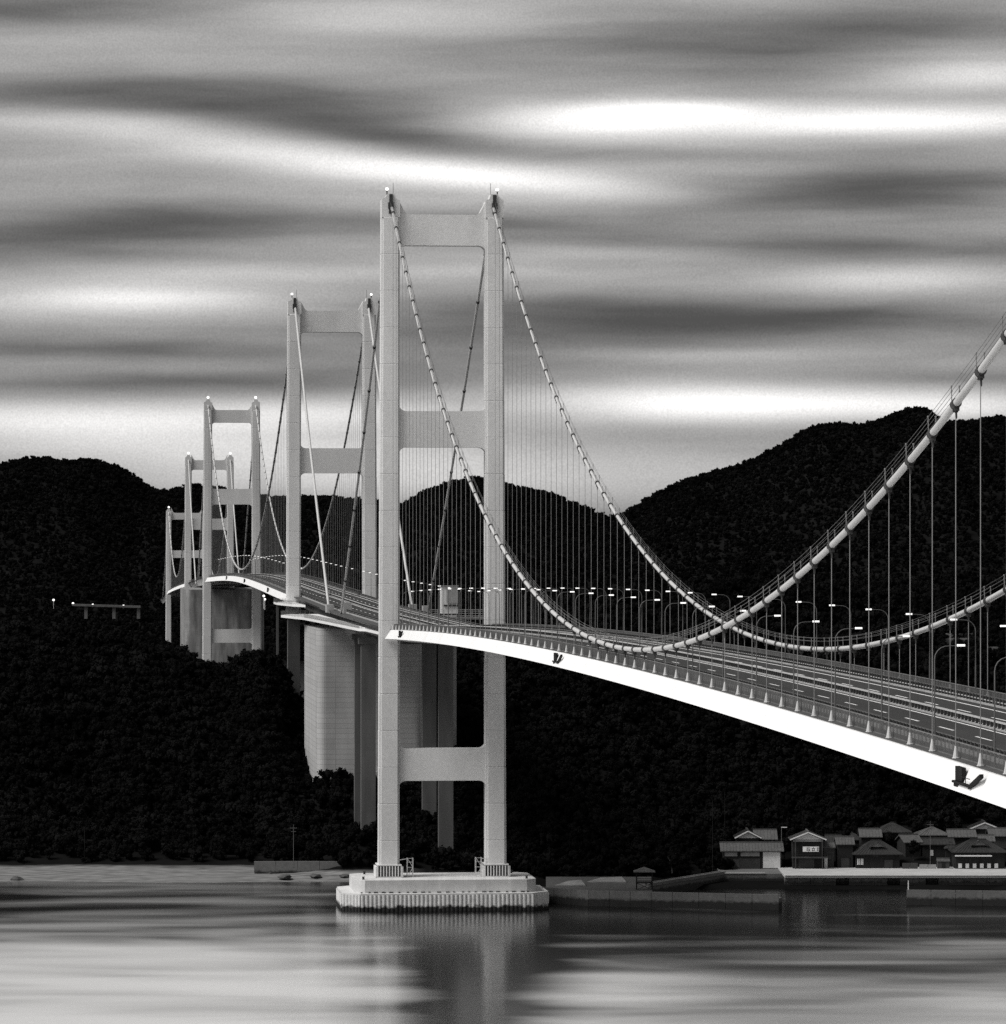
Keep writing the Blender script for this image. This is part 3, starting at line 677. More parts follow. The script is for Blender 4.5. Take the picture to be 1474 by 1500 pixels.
make_road(V7, Y8 - 4, Y6 + 4, 15, 3.0, True, False, False)
pier(V7, Y6 - .5, 15, 15, 68.0, 14.0, 4.4, 5.5); pier(V7, 1340, 2.0, 0.0, 66.8); pier(V7, 1385, 2.0, 2.0, 67.0, 10.2)  # columns carry the deck's shade in their colour, also below the second tower
# wide service platform beside the anchorage with a white edge
def platform(parent, outline, ztop, th, name='service_platform'):
    poly = [P(Y, v, 0) for v, Y in outline]
    mb = MB(); mb.prism([(p.x, p.y) for p in poly], lambda a, b, d: Vector((a, b, d)), ztop - th, ztop); o = mb.build(name, M['girder'], parent)
    mb = MB()
    for a, b in zip(poly[:-1], poly[1:]):
        a = Vector((a.x, a.y, ztop)); b = Vector((b.x, b.y, ztop)); L_ = (b - a).length
        for h in (.4, .8, 1.25): mb.bar(a + Vector((0, 0, h)), b + Vector((0, 0, h)), .07)
        for k in range(int(L_ / 1.5) + 1): q = a.lerp(b, k * 1.5 / L_); mb.bar(q, q + Vector((0, 0, 1.25)), .08)
    tag(mb.build('platform_railing', M['steel'], o), kind='stuff')
    return o
platform(V7, [(-13.6, 1243), (-14.6, 1304), (-16.2, 1306), (-19, 1400), (-22, 1484), (-27, 1530), (-24, 1548), (-13.6, 1548)], 72.0, .8)
platform(V7, [(-13.6, 1625), (-17.5, 1642), (-20.8, 1680), (-20.8, 1706), (-13.6, 1712)], 73.9, .8)
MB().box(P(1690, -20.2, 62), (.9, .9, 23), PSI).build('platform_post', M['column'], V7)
mb = MB(); mb.box(P(1445, -10.6, 75.6), (2.6, 5, 3.6), PSI); mb.build('cable_hood', M['plaster'], V7)
mb = MB(); mb.box(P(1488, -13.4, 74.8), (2.4, 6, 2.6), PSI); mb.build('cable_hood', M['plaster'], V7)
mb = MB(); mb.box(P(1488, 13.4, 74.8), (2.4, 6, 2.6), PSI); mb.build('cable_hood', M['plaster'], V7)
mb = MB(); mb.box(P(1436, 13.4, 75.0), (2.2, 6, 2.8), PSI); mb.build('cable_hood', M['plaster'], V7)

def anchor(Y0, Y1, vl, vr, zb, zt, matl, label, step=0):
    A = thing('anchorage', P(Y0, (vl + vr) / 2, zb), label, 'anchorage')
    rr = 2.6; poly = []
    for (cx, cy, a0) in ((vl + rr, Y0 + rr, 180), (vr - rr, Y0 + rr, 270), (vr - rr, Y1 - rr, 0), (vl + rr, Y1 - rr, 90)):
        for k in range(7): a = R(a0 + 90 * k / 6); poly.append((cx + rr * math.cos(a), cy + rr * math.sin(a)))
    pl = [P(Y, v, 0) for v, Y in poly]
    MB().prism([(p.x, p.y) for p in pl], lambda a, b, d: Vector((a, b, d)), zb, zt).build('anchor_block', matl, A)
    return A
A7 = anchor(1432, 1508, -20.6, 12.4, 6, 69.2, M['block'], 'massive pale concrete anchorage block with rounded corner under the road behind the front tower')
MB().box(P(1431.7, 4, 19), (15, 4, 12), PSI).build('footing_step', M['block'], A7)
# lift shaft by the far edge of the road
E_ = thing('lift_tower', P(1458, 22, 20), 'small pale lift tower beside the road, seen between the front tower legs', 'lift tower')
MB().box(P(1458, 22.6, 46.6), (4.4, 4.4, 53.2), PSI).build('shaft', M['block'], E_)
MB().box(P(1458, 22.6, 77.9), (5.2, 4.8, 8.6), PSI).build('lift_housing', M['tower'], E_)
MB().box(P(1455.3, 23.4, 79.5), (3.6, .35, 5), PSI).build('wall_panel', M['plaster'], E_)
MB().box(P(1455.3, 23.4, 76.2), (5.6, .4, .5), PSI).build('sun_shade', M['dark'], E_)
MB().box(P(1458, 22.6, 82.35), (5.8, 5.4, .3), PSI).build('roof', M['sea_wall'], E_)
mb = MB()
for k in range(9):
    q = P(1450 , 16 + k * 2.2, 72.6); mb.bar(q, q + Vector((0, 0, 2.4)), .12)
for h in (.5, 1.2, 1.9, 2.4): mb.bar(P(1450, 16, 72.6 + h), P(1450, 33.6, 72.6 + h), .10)
tag(mb.build('footbridge_railing', M['pale'], E_), kind='stuff')
MB().box(P(1456, 24.8, 72.2), (19, 12, .7), PSI).build('footbridge', M['sea_wall'], E_)

V4 = thing('approach_viaduct', P(2790, 0, 0), 'short road viaduct over the stained block between the third and fourth towers', 'viaduct')
strip(MB(), Y5 + 5, Y3 - 5, 15, [(-13.2, 0), (13.2, 0), (11, -3.2), (-11, -3.2)]).build('deck_slab', M['girder'], V4)
make_road(V4, Y5 - 4, Y3 + 4, 15, 6.0, False, False)
A4 = anchor(2735, 2850, -22.5, 24.0, 0, 66.5, M['block_old'], 'stained concrete anchorage block seen between the legs of the third tower')
V1 = thing('approach_viaduct', P(Y2 + 10, 0, 0), 'far end of the road descending behind the lowest tower', 'viaduct')
strip(MB(), Y2 + 5, 3740, 20, [(-13.2, 0), (13.2, 0), (11, -3.2), (-11, -3.2)]).build('deck_slab', M['girder'], V1)
make_road(V1, Y2 - 4, 3740, 20, 8.0, False, False, False)

# ------------------------------------------------------------------ footing of the front tower
CF = thing('tower_footing', P(Y8, 0, 0), 'low white concrete caisson with fluted skirt standing in the sea under the front tower', 'footing')
def stadium(hx, hy, rr, n=9):
    pts = []
    for (cx, cy, a0) in ((-hx + rr, -hy + rr, 180), (hx - rr, -hy + rr, 270), (hx - rr, hy - rr, 0), (-hx + rr, hy - rr, 90)):
        for k in range(n): a = R(a0 + 90 * k / (n - 1)); pts.append((cx + rr * math.cos(a), cy + rr * math.sin(a)))
    return pts
def loc8(a, b, z): return P(Y8 + 0, 0, 0) + Vector((a * CP - b * SP, a * SP + b * CP, z))
def fluted(hx, hy, rr, pitch, depth):
    base = stadium(hx, hy, rr, 2); out = []; acc = 0.0; n = len(base)
    for i in range(n):
        a, b = Vector(base[i]), Vector(base[(i + 1) % n]); L_ = (b - a).length; k = max(1, int(L_ / .22)); nr = Vector(((b - a).y, -(b - a).x)).normalized() if L_ > 1e-6 else Vector((0, 0))
        for j in range(k):
            s = acc + L_ * j / k; p = a.lerp(b, j / k); w_ = abs(math.sin(math.pi * s / pitch)); out.append(p + nr * (depth * (w_ ** .6 - 1)))
        acc += L_
    return out
fl = fluted(27.4, 15.6, 4.6, 1.12, .34)
MB().loft([[loc8(p.x, p.y, z) for p in fl] for z in (-6, .2, 4.25)], True, False).build('fluted_skirt', M['skirt'], CF)
MB().prism(stadium(27.2, 15.4, 4.6, 2), lambda a, b, d: loc8(a, b, d), 4.2, 4.62).build('skirt_top', M['caisson'], CF)
st = stadium(23.9, 13.2, 2.6, 2)
MB().prism(st, lambda a, b, d: loc8(a, b, d), 4.6, 7.98).build('cap_slab', M['cap'], CF)
for k in range(23):
    a = -22 + k * 2.0 + random.uniform(-.5, .5); MB().box(loc8(a, -13.34, 4.75), (random.choice((.5, .7, 1.0)), .35, .34), PSI).build('fender_block', M['dark'], CF)
# bollards and ladder frames on the footing
for a, b in ((-21.5, -10), (21.5, -10.5), (-20.0, 9), (19.5, 10)):
    MB().tube([loc8(a, b, 7.98), loc8(a, b, 8.6), loc8(a, b, 8.75)], [.3, .3, .42], 10).build('bollard', M['dark'], CF)
for a in (-9.4, 8.8):
    mb = MB()
    for da, db in ((0, 0), (1.5, 0), (0, 2.4), (1.5, 2.4)): mb.bar(loc8(a + da, -3 + db, 7.98), loc8(a + da, -3 + db, 13.0), .14)
    for z in (9.2, 10.6, 12.0, 13.0):
        for p, q in (((0, 0), (1.5, 0)), ((0, 0), (0, 2.4)), ((1.5, 0), (1.5, 2.4))): mb.bar(loc8(a + p[0], -3 + p[1], z), loc8(a + q[0], -3 + q[1], z), .10)
    mb.bar(loc8(a, -3, 8.0), loc8(a + 1.5, -3, 10.6), .12); mb.bar(loc8(a + 1.5, -3, 10.6), loc8(a, -3, 13.0), .12)
    s_ = -1 if a < 0 else 1; mb.bar(loc8(a + (0 if a < 0 else 1.5), -3, 12.9), loc8(a + (0 if a < 0 else 1.5) + s_ * 2.0, -3, 12.6), .16)
    tag(mb.solo('ladder_frame', M['pale'], loc8(a, -3, 7.98)), ('pale steel ladder frame beside the left leg of the front tower' if a < 0 else 'pale steel ladder frame beside the right leg of the front tower'), 'ladder', 'ladder frames on the tower footing')

# ------------------------------------------------------------------ street lamps on the bridges
def ordn(n): return '%d%s' % (n, 'th' if 10 <= n % 100 <= 20 else {1: 'st', 2: 'nd', 3: 'rd'}.get(n % 10, 'th'))
def lamp_meshes(s):
    pole = MB(); pts = [(0, 0, 0), (0, 0, 4), (0, 0, 8.6)] + [(s * (1.3 - 1.3 * math.cos(R(a))), 0, 8.6 + 1.3 * math.sin(R(a))) for a in (20, 40, 60, 80)] + [(s * 2.3, 0, 9.95)]
    pole.tube(pts, [.10, .08, .065, .06, .06, .05, .05, .045], 6)
    head = MB(); head.loft([[(s * x, y * k, z) for y, z in ((-.16, 9.86), (.16, 9.86), (.13, 10.06), (-.13, 10.06))] for x, k in ((2.25, .6), (2.35, 1), (2.95, 1), (3.05, .7))], True, True)
    return pole.mesh('lamp_pole', M['steel']), head.mesh('lamp_head', M['lamp'])
LM = {s: lamp_meshes(s) for s in (1, -1)}
def whole(s):
    p = MB(); 
    pts = [(0, 0, 0), (0, 0, 8.6), (s * .5, 0, 9.6), (s * 2.3, 0, 9.95)]; p.tube(pts, .09, 5); return p.mesh('lamp_pole', M['steel'])
def place_lamps(ts, s, where, group, yof, full=True):
    for i, t in enumerate(ts):
        Y = yof(t); o = thing('street_lamp', D_(Y, -s * 11.7, .1), '%s street lamp from %s' % (ordn(i + 1), where), 'street lamp', group)
        loc = D_(Y, -s * 11.7, .1); inst('pole', LM[s][0], o, loc, (0, 0, PSI)); inst('lamp_head', LM[s][1], o, loc, (0, 0, PSI))
place_lamps([9.5 + 30 * k for k in range(27)], -1, 'the front tower along the far railing of the nearest bridge', 'street lamps on the nearest bridge', lambda t: Y8 - t * .9957)
place_lamps([17.5 + 30 * k for k in range(27)], 1, 'the front tower along the near railing of the nearest bridge', 'street lamps on the nearest bridge', lambda t: Y8 - t * .9957)
place_lamps([18 + 32 * k for k in range(14)], -1, 'the front tower along the far side of the viaduct', 'street lamps on the approach viaduct', lambda t: Y8 + t)
place_lamps([22 + 32 * k for k in range(28)], -1, 'the second tower along the far railing of the middle bridge', 'street lamps on the middle bridge', lambda t: Y6 + t)
place_lamps([40 + 32 * k for k in range(27)], 1, 'the second tower along the near railing of the middle bridge', 'street lamps on the middle bridge', lambda t: Y6 + t)

# ------------------------------------------------------------------ shore: quay, breakwaters, seaside road, beach rocks
def wallbox(o_name, pts, z0, z1, width, matl, label, panel=None, cat=None, parapet=0, kind=None):
    root = thing(o_name, Vector((pts[0].x, pts[0].y, 0)), label, cat) if cat else tag(empty(o_name, Vector((pts[0].x, pts[0].y, 0))), label=label, kind='structure')
    for a, b in zip(pts[:-1], pts[1:]):
        a = Vector((a.x, a.y, 0)); b = Vector((b.x, b.y, 0)); d = (b - a); L_ = d.length; d.normalize(); nrm = Vector((-d.y, d.x, 0)); n = max(1, int(round(L_ / (panel or L_))))
        rz = math.atan2(d.y, d.x)
        for k in range(n):
            c = a + d * (L_ * (k + .5) / n); ln = L_ / n - .10
            MB().box(c + nrm * width / 2 + Vector((0, 0, (z0 + z1) / 2 + random.uniform(-.03, .03))), (ln, width, z1 - z0), rz).build('wall_block', matl, root)
            if parapet: MB().box(c + nrm * .4 + Vector((0, 0, z1 + parapet / 2)), (ln - .03, .7, parapet), rz).build('parapet_block', matl, root)
    return root
M['harbour'] = weedy('harbour_concrete', .13, 1.15, 1.6)
W1 = wallbox('breakwater', [px(1141, 1334, 1208), px(985, 1330, 1216), px(862, 1326, 1222), px(786, 1318, 1236)][::-1], -3, 3.1, 4.2, M['harbour'], 'long low concrete breakwater right of the tower footing', 6.5, 'breakwater', 1.0)
W2 = wallbox('breakwater', [px(1328, 1325, 1226), px(1400, 1326, 1224), px(1560, 1328, 1220)], -3, 3.0, 4.5, M['harbour'], 'low concrete breakwater at the right edge in front of the village', 6.5, 'breakwater', 1.0)
MB().tube([px(1331, 1303, 1228) - Vector((0, 0, .4)), px(1331, 1290, 1228)], [.16, .13], 8).build('light_post', M['paper'], W2)
# quay with recesses in its wall
q0, q1 = px(1150, 1300, 1284), px(1640, 1304, 1281)
Q = tag(empty('quay', Vector((q0.x, q0.y, 0))), kind='structure', label='pale concrete quay in front of the village')
L_ = q1.x - q0.x; n = 26
for k in range(n):
    x = q0.x + L_ * (k + .5) / n; holes = any(abs((x / 1283 * F + CX) - h) < 9 for h in (1243, 1303, 1361))
    MB().box((x, 1284.2 + 2.2 + (2.0 if holes else 0), .8), (L_ / n - .07, 4.4, 4.2), 0).build('wall_block', M['harbour'], Q)
MB().box(((q0.x + q1.x) / 2, 1301.5, 3.15), (L_, 36, .5), 0).build('apron', M['quay'], Q)
MB().box(((q0.x + q1.x) / 2, 1283.55, 3.52), (L_, .5, .24), 0).build('kerb', M['quay'], Q)
# yard of the long boathouse, a step lower
y0_, y1_ = px(1056, 1280, 1296), px(1150, 1280, 1296)
MB().box(((y0_.x + y1_.x) / 2, 1312, 1.45), (y1_.x - y0_.x, 30, 3.3), 0).build('yard', M['harbour'], Q)
MB().box(((y0_.x + y1_.x) / 2 - 2.5, 1297.2, 3.25), (y1_.x - y0_.x - 6, .9, .3), 0).build('kerb', M['quay'], Q)
# sloping seaside road from the shelter to the village
a_, b_ = px(950, 1300, 1252), px(1062, 1277, 1298)
SR = tag(empty('seaside_road', a_), kind='structure', label='sloping seaside road rising to the village')
for off_, w_, h_, mt in ((0, .7, .9, 'sea_wall'), (3.8, .5, .6, 'sea_wall')):
    mb = MB(); n = 12
    for k in range(n):
        p, q = a_.lerp(b_, k / n), a_.lerp(b_, (k + .97) / n); o2 = Vector((-.25 * off_, off_, 0)); p = Vector((p.x, p.y, 3.3)) + o2; q = Vector((q.x, q.y, 3.3)) + o2
        MB().bar(p, q, w_, h_ + .0).build('parapet_block', M[mt], SR)
MB().prism([(a_.x, a_.y), (b_.x, b_.y), (b_.x - 1.6, b_.y + 6), (a_.x - 1.6, a_.y + 6)], lambda a, b, d: Vector((a, b, d)), -2, 3.1).build('road_bed', M['harbour'], SR)
# gravel ramp left of the shelter
g0 = px(806, 1302, 1250); 
MB().prism([(px(800, 0, 1240).x, 1240), (px(955, 0, 1236).x, 1232), (px(955, 0, 1290).x, 1292), (px(800, 0, 1290).x, 1292)], lambda a, b, d: Vector((a, b, d)), -2, 2.6).solo('landing', M['walk'], g0)
tag(bpy.data.objects['landing'], kind='structure', label='flat concrete landing behind the breakwater')
for x0, x1, y, D in ((812, 858, 1300, 1256), (859, 918, 1297, 1268)):
    mb = MB(); a, b = px(x0, y, D), px(x1, y - 1, D); a.z = b.z = 2.8; mb.prism([(a.x, a.y), (b.x, b.y), (b.x - 1, b.y + 11), (a.x + 4, a.y + 9)], lambda p, q, d: Vector((p, q, d + (q - a.y) * .06)), 2.5, 2.95)
    tag(mb.solo('ramp_slab', M['ramp'], a), 'pale concrete boat ramp slab behind the breakwater, %s' % ('nearest the tower footing' if x0 == 812 else 'in front of the open shelter'), 'ramp', 'boat ramp slabs')
# low sea walls along the left beach
for (x0, x1, y, D, lb) in ((372, 500, 1264, 1322, 'long low grey sea wall above the left beach, beside the tower footing'), (470, 545, 1271, 1325, 'short grey sea wall on the shore behind the footing')):
    a, b = px(x0, y, D), px(x1, y, D); w_ = wallbox('sea_wall', [Vector((a.x, a.y, 0)), Vector((b.x, b.y, 0))], 1.5, a.z + .4, 1.2, M['harbour'], lb, 6, 'wall')
def rock(p, s, seed, label):
    r = random.Random(seed); bm = bmesh.new(); bmesh.ops.create_icosphere(bm, subdivisions=2, radius=1)
    for v in bm.verts: v.co = Vector((v.co.x * s[0], v.co.y * s[1], v.co.z * s[2])) * r.uniform(.75, 1.12)
    me = bpy.data.meshes.new('rock'); bm.to_mesh(me); bm.free(); me.materials.append(M['rock'])
    tag(inst('rock', me, None, p), label, 'rock', 'dark rocks on the beach')
rock(px(24, 1291, 1312), (2.2, 1.5, 1.5), 1, 'dark pointed rock at the left end of the beach')
for i, (x, y, s) in enumerate(((395, 1280, 1.6), (418, 1284, 2.2), (440, 1278, 2.6), (462, 1283, 1.8), (482, 1279, 2.8), (505, 1283, 1.7), (430, 1272, 1.5), (520, 1278, 2.0))):
    rock(pxz(x, y, 1.2), (s, s * 1.2, s * .35), 20 + i, 'low flat dark rock by the footing, %s rock from the left' % ordn([0, 2, 3, 4, 5, 6, 1, 7].index(i) + 1 if i in (0,1,2,3,4,5,6,7) else 1))

# ------------------------------------------------------------------ poles
def pole(x, ytop, ybase, D, label, arms=True, lampf=False, r=.07):
    b, t = px(x, ybase, D), px(x, ytop, D); o = thing('utility_pole', b, label, 'pole', 'utility poles along the shore')
    MB().tube([b - Vector((0, 0, 1)), t], [r, r * .7], 7).build('pole', M['fence' if arms or lampf else 'wood'], o)
    if arms: MB().box(t - Vector((0, 0, 1.0)), (2.0, .14, .14)).build('crossarm', M['steel'], o); MB().box(t - Vector((0, 0, 2.0)), (1.4, .14, .14)).build('crossarm', M['steel'], o)
    if lampf: MB().box(t + Vector((.8, 0, 0)), (1.6, .3, .2)).build('lamp_head', M['paper'], o)
pole(430, 1208, 1266, 1322, 'thin utility pole with crossarms above the left beach, nearer the tower')
pole(124, 1212, 1266, 1345, 'thin dark pole at the far left above the beach', False)
pole(1044, 1172, 1272, 1310, 'tall thin pole beside the seaside road left of the boathouse', False)
pole(1145, 1212, 1274, 1318, 'lamp pole between the long boathouse and the house with the sign', False, True, .09)
pole(1363, 1203, 1272, 1318, 'tall pole standing in front of the village right of the hip-roofed house')
pole(1062, 1160, 1250, 1345, 'faint tall pole behind the long boathouse', False)
pole(840, 1122, 1155, 1450, 'faint thin pole in the dark wood right of the front tower', False, r=.10)

# ------------------------------------------------------------------ village
def make_house(x0, x1, yb, D, h, depth, roof, label, wall='wood', tile='tile', rise=2.6, eave=.7, zb=None, wins=(), doors=(), verge=None, rot=0.0):
    """x0..x1 wall edges in the photograph, yb base, depth away from the sea; roof: 'gx' ridge along x, 'gy' gable to the sea, 'hip', 'irimoya'"""
    a, b = px(x0, yb, D), px(x1, yb, D); w = b.x - a.x; zb = a.z if zb is None else zb; c = Vector(((a.x + b.x) / 2, D, zb))
    H = thing('house', c, label, 'house', 'village houses')
    cr, sr_ = math.cos(rot), math.sin(rot)
    def T(x, y, z): return c + Vector((x * cr - y * sr_, x * sr_ + y * cr, z))
    def bx(nm, m_, p, d, par=H): return MB().box(T(*p), d, rot).build(nm, M[m_], par)
    bx('wall', wall, (0, depth / 2, h / 2 - .6), (w, depth, h + 1.2))
    hw, y0, y1 = w / 2 + eave, -eave, depth + eave; th = .22
    def slab(quad):                                  # tiled roof plane with thickness, from four corner points
        up = Vector((0, 0, th)); vs = [T(*q) for q in quad] + [T(*q) + up for q in quad]; n_ = len(quad)
        return vs, [tuple(range(n_ - 1, -1, -1)), tuple(range(n_, 2 * n_))] + [(i, (i + 1) % n_, n_ + (i + 1) % n_, n_ + i) for i in range(n_)]
    ym = depth / 2; quads = []; ridge = None; z0 = h - .05
    if roof == 'gx':
        quads = [[(-hw, y0, z0), (hw, y0, z0), (hw, ym, z0 + rise), (-hw, ym, z0 + rise)], [(hw, y1, z0), (-hw, y1, z0), (-hw, ym + .01, z0 + rise), (hw, ym + .01, z0 + rise)]]; ridge = ((-hw, ym, z0 + rise), (hw, ym, z0 + rise))
        for sx in (-1, 1): MB().add([T(sx * w / 2, 0, h - .02), T(sx * w / 2, depth, h - .02), T(sx * w / 2, ym, h + rise - .35)] + [T(sx * (w / 2 - .2), 0, h - .02), T(sx * (w / 2 - .2), depth, h - .02), T(sx * (w / 2 - .2), ym, h + rise - .35)], [(0, 1, 2), (5, 4, 3), (0, 3, 4, 1), (1, 4, 5, 2), (2, 5, 3, 0)]).build('gable', M[wall], H)
    elif roof == 'gy':
        quads = [[(-hw, y0, z0), (0, y0, z0 + rise), (0, y1, z0 + rise), (-hw, y1, z0)], [(.01, y0, z0 + rise), (hw, y0, z0), (hw, y1, z0), (.01, y1, z0 + rise)]]; ridge = ((0, y0, z0 + rise), (0, y1, z0 + rise))
        for yy, yi in ((.02, .22), (depth - .02, depth - .22)): MB().add([T(-w / 2, yy, h - .02), T(w / 2, yy, h - .02), T(0, yy, h + rise - .35), T(-w / 2, yi, h - .02), T(w / 2, yi, h - .02), T(0, yi, h + rise - .35)], [(0, 1, 2), (5, 4, 3), (0, 3, 4, 1), (1, 4, 5, 2), (2, 5, 3, 0)]).build('gable', M[verge or wall], H)
    else:
        rl = max(.5, w / 2 - depth / 2 * .85)
        quads = [[(-hw, y0, z0), (hw, y0, z0), (rl, ym, z0 + rise), (-rl, ym, z0 + rise)], [(hw, y1, z0), (-hw, y1, z0), (-rl, ym + .01, z0 + rise), (rl, ym + .01, z0 + rise)],
                 [(-hw, y1, z0), (-hw, y0, z0), (-rl, ym, z0 + rise)], [(hw, y0, z0), (hw, y1, z0), (rl, ym, z0 + rise)]]; ridge = ((-rl, ym, z0 + rise), (rl, ym, z0 + rise))
    first = None
    for q in quads:
        vs, fs = slab(q); o = MB().add(vs, fs).build('roof', M[tile], H); first = first or o
        # rows of tile ribs running down the slope
        p0, p1, p2, p3 = [Vector(k) for k in (q if len(q) == 4 else (q[0], q[1], q[2], q[2]))]
        mb = MB(); nn = int((p1 - p0).length / .9) if roof != 'gy' else int((p3 - p0).length / .9)
        for k in range(1, nn):
            t = k / nn
            if roof == 'gy': u, v_ = p0.lerp(p3, t), p1.lerp(p2, t)
            else: u, v_ = p0.lerp(p1, t), p3.lerp(p2, t)
            mb.bar(T(*u) + Vector((0, 0, th + .03)), T(*v_) + Vector((0, 0, th + .03)), .16, .12)
        if mb.v: tag(mb.build('tile_ribs', M[tile], o), kind='stuff')
    MB().bar(T(*ridge[0]) + Vector((0, 0, th + .12)), T(*ridge[1]) + Vector((0, 0, th + .12)), .45, .36).build('ridge_cap', M[tile], first)
    if roof == 'irimoya':
        gw = w * .30; zt_ = z0 + rise * .62
        MB().add([T(-gw / 2, ym * .35, zt_), T(gw / 2, ym * .35, zt_), T(0, ym * .35, zt_ + 1.25), T(-gw / 2, ym, zt_), T(gw / 2, ym, zt_), T(0, ym, zt_ + 1.25)], [(0, 1, 2), (5, 4, 3), (0, 3, 4, 1), (1, 4, 5, 2), (2, 5, 3, 0)]).build('gable', M['plaster'], H)
        for sx in (-1, 1): MB().bar(T(sx * (gw / 2 + .5), ym * .35 - .5, zt_ - .05), T(0, ym * .35 - .5, zt_ + 1.45), 1.2, .2).build('gable_roof', M[tile], first)
    if verge == 'paper':
        for sx in (-1, 1): MB().bar(T(sx * hw, y0 - .06, z0 + .08), T(0, y0 - .06, z0 + rise + .08), .12, .34).build('verge_board', M['paper'], H)
    for (u, z, ww, hh, kind) in wins:                  # u across 0..1, z sill height
        p = (-w / 2 + u * w, -.04, z + hh / 2)
        W_ = bx('window', 'wood', p, (ww, .12, hh)); bx('pane', kind, (p[0], -.11, p[2]), (ww - .16, .05, hh - .16), W_)
        MB().box(T(p[0], -.15, p[2]), (.07, .05, hh - .1), rot).build('mullion', M['wood'], W_)
    for (u, ww, hh, kind) in doors:
        p = (-w / 2 + u * w, -.05, hh / 2); d_ = bx('door', kind, p, (ww, .14, hh)); bx('door_frame', 'wood', (p[0], -.07, hh + .08), (ww + .3, .2, .16), d_)
    return H, T, w

# long boathouse
H, T, w = make_house(1060, 1144, 1271, 1316, 5.0, 9, 'gx', 'long low boathouse with tiled roof, pale upper strips and dark open front', 'wood', 'tile_pale', 2.0, .9, 3.1)
for (u0, u1, z0, z1, m_) in ((.02, .24, 3.6, 4.7, 'plaster'), (.30, .63, 3.6, 4.7, 'plaster'), (.69, .99, .2, 4.8, 'paper'), (.03, .27, .3, 2.7, 'grey_wall')):
    MB().box(T(-w / 2 + w * (u0 + u1) / 2, -.06, (z0 + z1) / 2), (w * (u1 - u0), .14, z1 - z0)).build('wall_panel', M[m_], H)
MB().box(T(-.8, -.04, 1.5), (6.2, .12, 2.9)).build('dark_opening', M['dark'], H)
make_house(1080, 1112, 1250, 1334, 6.2, 9, 'gy', 'dark house with pale gable edge rising behind the long boathouse', 'wood', 'tile', 2.0, .7, 4.5, verge='paper')
make_house(1108, 1136, 1252, 1336, 5.6, 9, 'gx', 'dark house with grey sloping roof behind the right end of the boathouse', 'wood', 'tile_pale', 2.4, .7, 4.5)
# house with the sign
H, T, w = make_house(1162, 1206, 1272, 1313, 8.2, 8, 'gy', 'two-storey house with white gable, balcony and signboard facing the harbour', 'wood', 'tile_pale', 2.1, .9, 3.4, verge='paper')
MB().box(T(0, -.12, 7.9), (w, .2, .5)).build('gable_beam', M['plaster'], H)
SB = MB().box(T(.7, -1.35, 5.6), (4.6, .12, 1.45)).build('signboard', M['sign'], H)
for k in range(3):                                      # three blocky dark characters
    cx = -.75 + k * 1.45 + .0; mb = MB()
    for (dx, dz, ww, hh) in (((0, .42, 1.0, .13), (0, .02, 1.0, .13), (0, -.4, 1.05, .13), (-.3, .2, .13, .5), (.3, -.2, .13, .5)), ((0, .45, .13, .35), (0, .2, 1.0, .13), (-.25, -.15, .13, .6), (.3, -.1, .13, .6), (0, -.42, 1.0, .13)), ((-.35, .1, .13, .9), (.1, .4, .8, .13), (.1, .05, .7, .13), (.35, -.2, .13, .5), (0, -.42, .9, .13)))[k]:
        mb.box(T(cx + .7 - .0 + dx, -1.43, 5.6 + dz), (ww, .04, hh))
    mb.build('sign_character', M['ink'], SB)
bal = MB().box(T(.4, -1.0, 3.2), (w + 1.6, 2.0, .3)).build('balcony', M['grey_wall'], H)
mb = MB(); mb.bar(T(-w / 2 - .4, -2, 4.2), T(w / 2 + 1.2, -2, 4.2), .1)
for k in range(14): q = T(-w / 2 - .4 + k * (w + 1.6) / 13, -2, 3.3); mb.bar(q, q + Vector((0, 0, .9)), .06)
tag(mb.build('balcony_railing', M['wood'], bal), kind='stuff')
for u in (-w / 2 + .6, w / 2 - .3):
    MB().bar(T(u, -1.9, -.3), T(u, -1.9, 3.1), .28).build('post', M['grey_wall'], H); MB().bar(T(u, -.9, 3.3), T(u, -.7, 8.0), .26).build('post', M['grey_wall'], H)
MB().box(T(w / 2 + .9, 1.5, 1.5), (.9, .3, 2.9)).build('door', M['paper'], H)
MB().box(T(-.5, -.06, 1.4), (4.5, .12, 2.6)).build('garage_opening', M['dark'], H)
make_house(1207, 1222, 1272, 1317, 5.6, 7, 'gx', 'narrow annex joined to the right of the house with the sign', 'grey_wall', 'tile_pale', 1.2, .4, 3.4, wins=((.5, 2.2, 1.4, 1.6, 'glass'),))
make_house(1227, 1250, 1274, 1316, 6.6, 8, 'gx', 'dark timber shed with pale roof right of the signboard house', 'wood', 'tile_pale', 1.8, .5, 3.4, doors=((.5, 2.4, 2.8, 'dark'),))
# large hip-and-gable house
H, T, w = make_house(1254, 1318, 1274, 1314, 3.9, 11, 'irimoya', 'large house with broad hipped roof and small white gable at the quay', 'wood', 'tile', 3.4, 1.0, 3.4, wins=((.06, .9, .9, 1.9, 'paper'), (.14, .9, .9, 1.9, 'paper'), (.45, 3.2, 1.8, .6, 'glass')), doors=((.75, 2.4, 2.4, 'dark'),))
make_house(1262, 1290, 1250, 1336, 6.0, 8, 'gx', 'house with grey roof behind the left end of the hip-roofed house', 'wood', 'tile_pale', 2.0, .6, 4.8)
make_house(1286, 1332, 1238, 1352, 6.5, 10, 'hip', 'dim large-roofed house highest up behind the village centre', 'wood', 'tile', 2.4, .9, 4.6)
make_house(1326, 1350, 1260, 1330, 5.2, 8, 'gx', 'small house with tilted grey roof behind the tall pole', 'wood', 'tile_pale', 1.9, .6, 4.4, rot=.25)
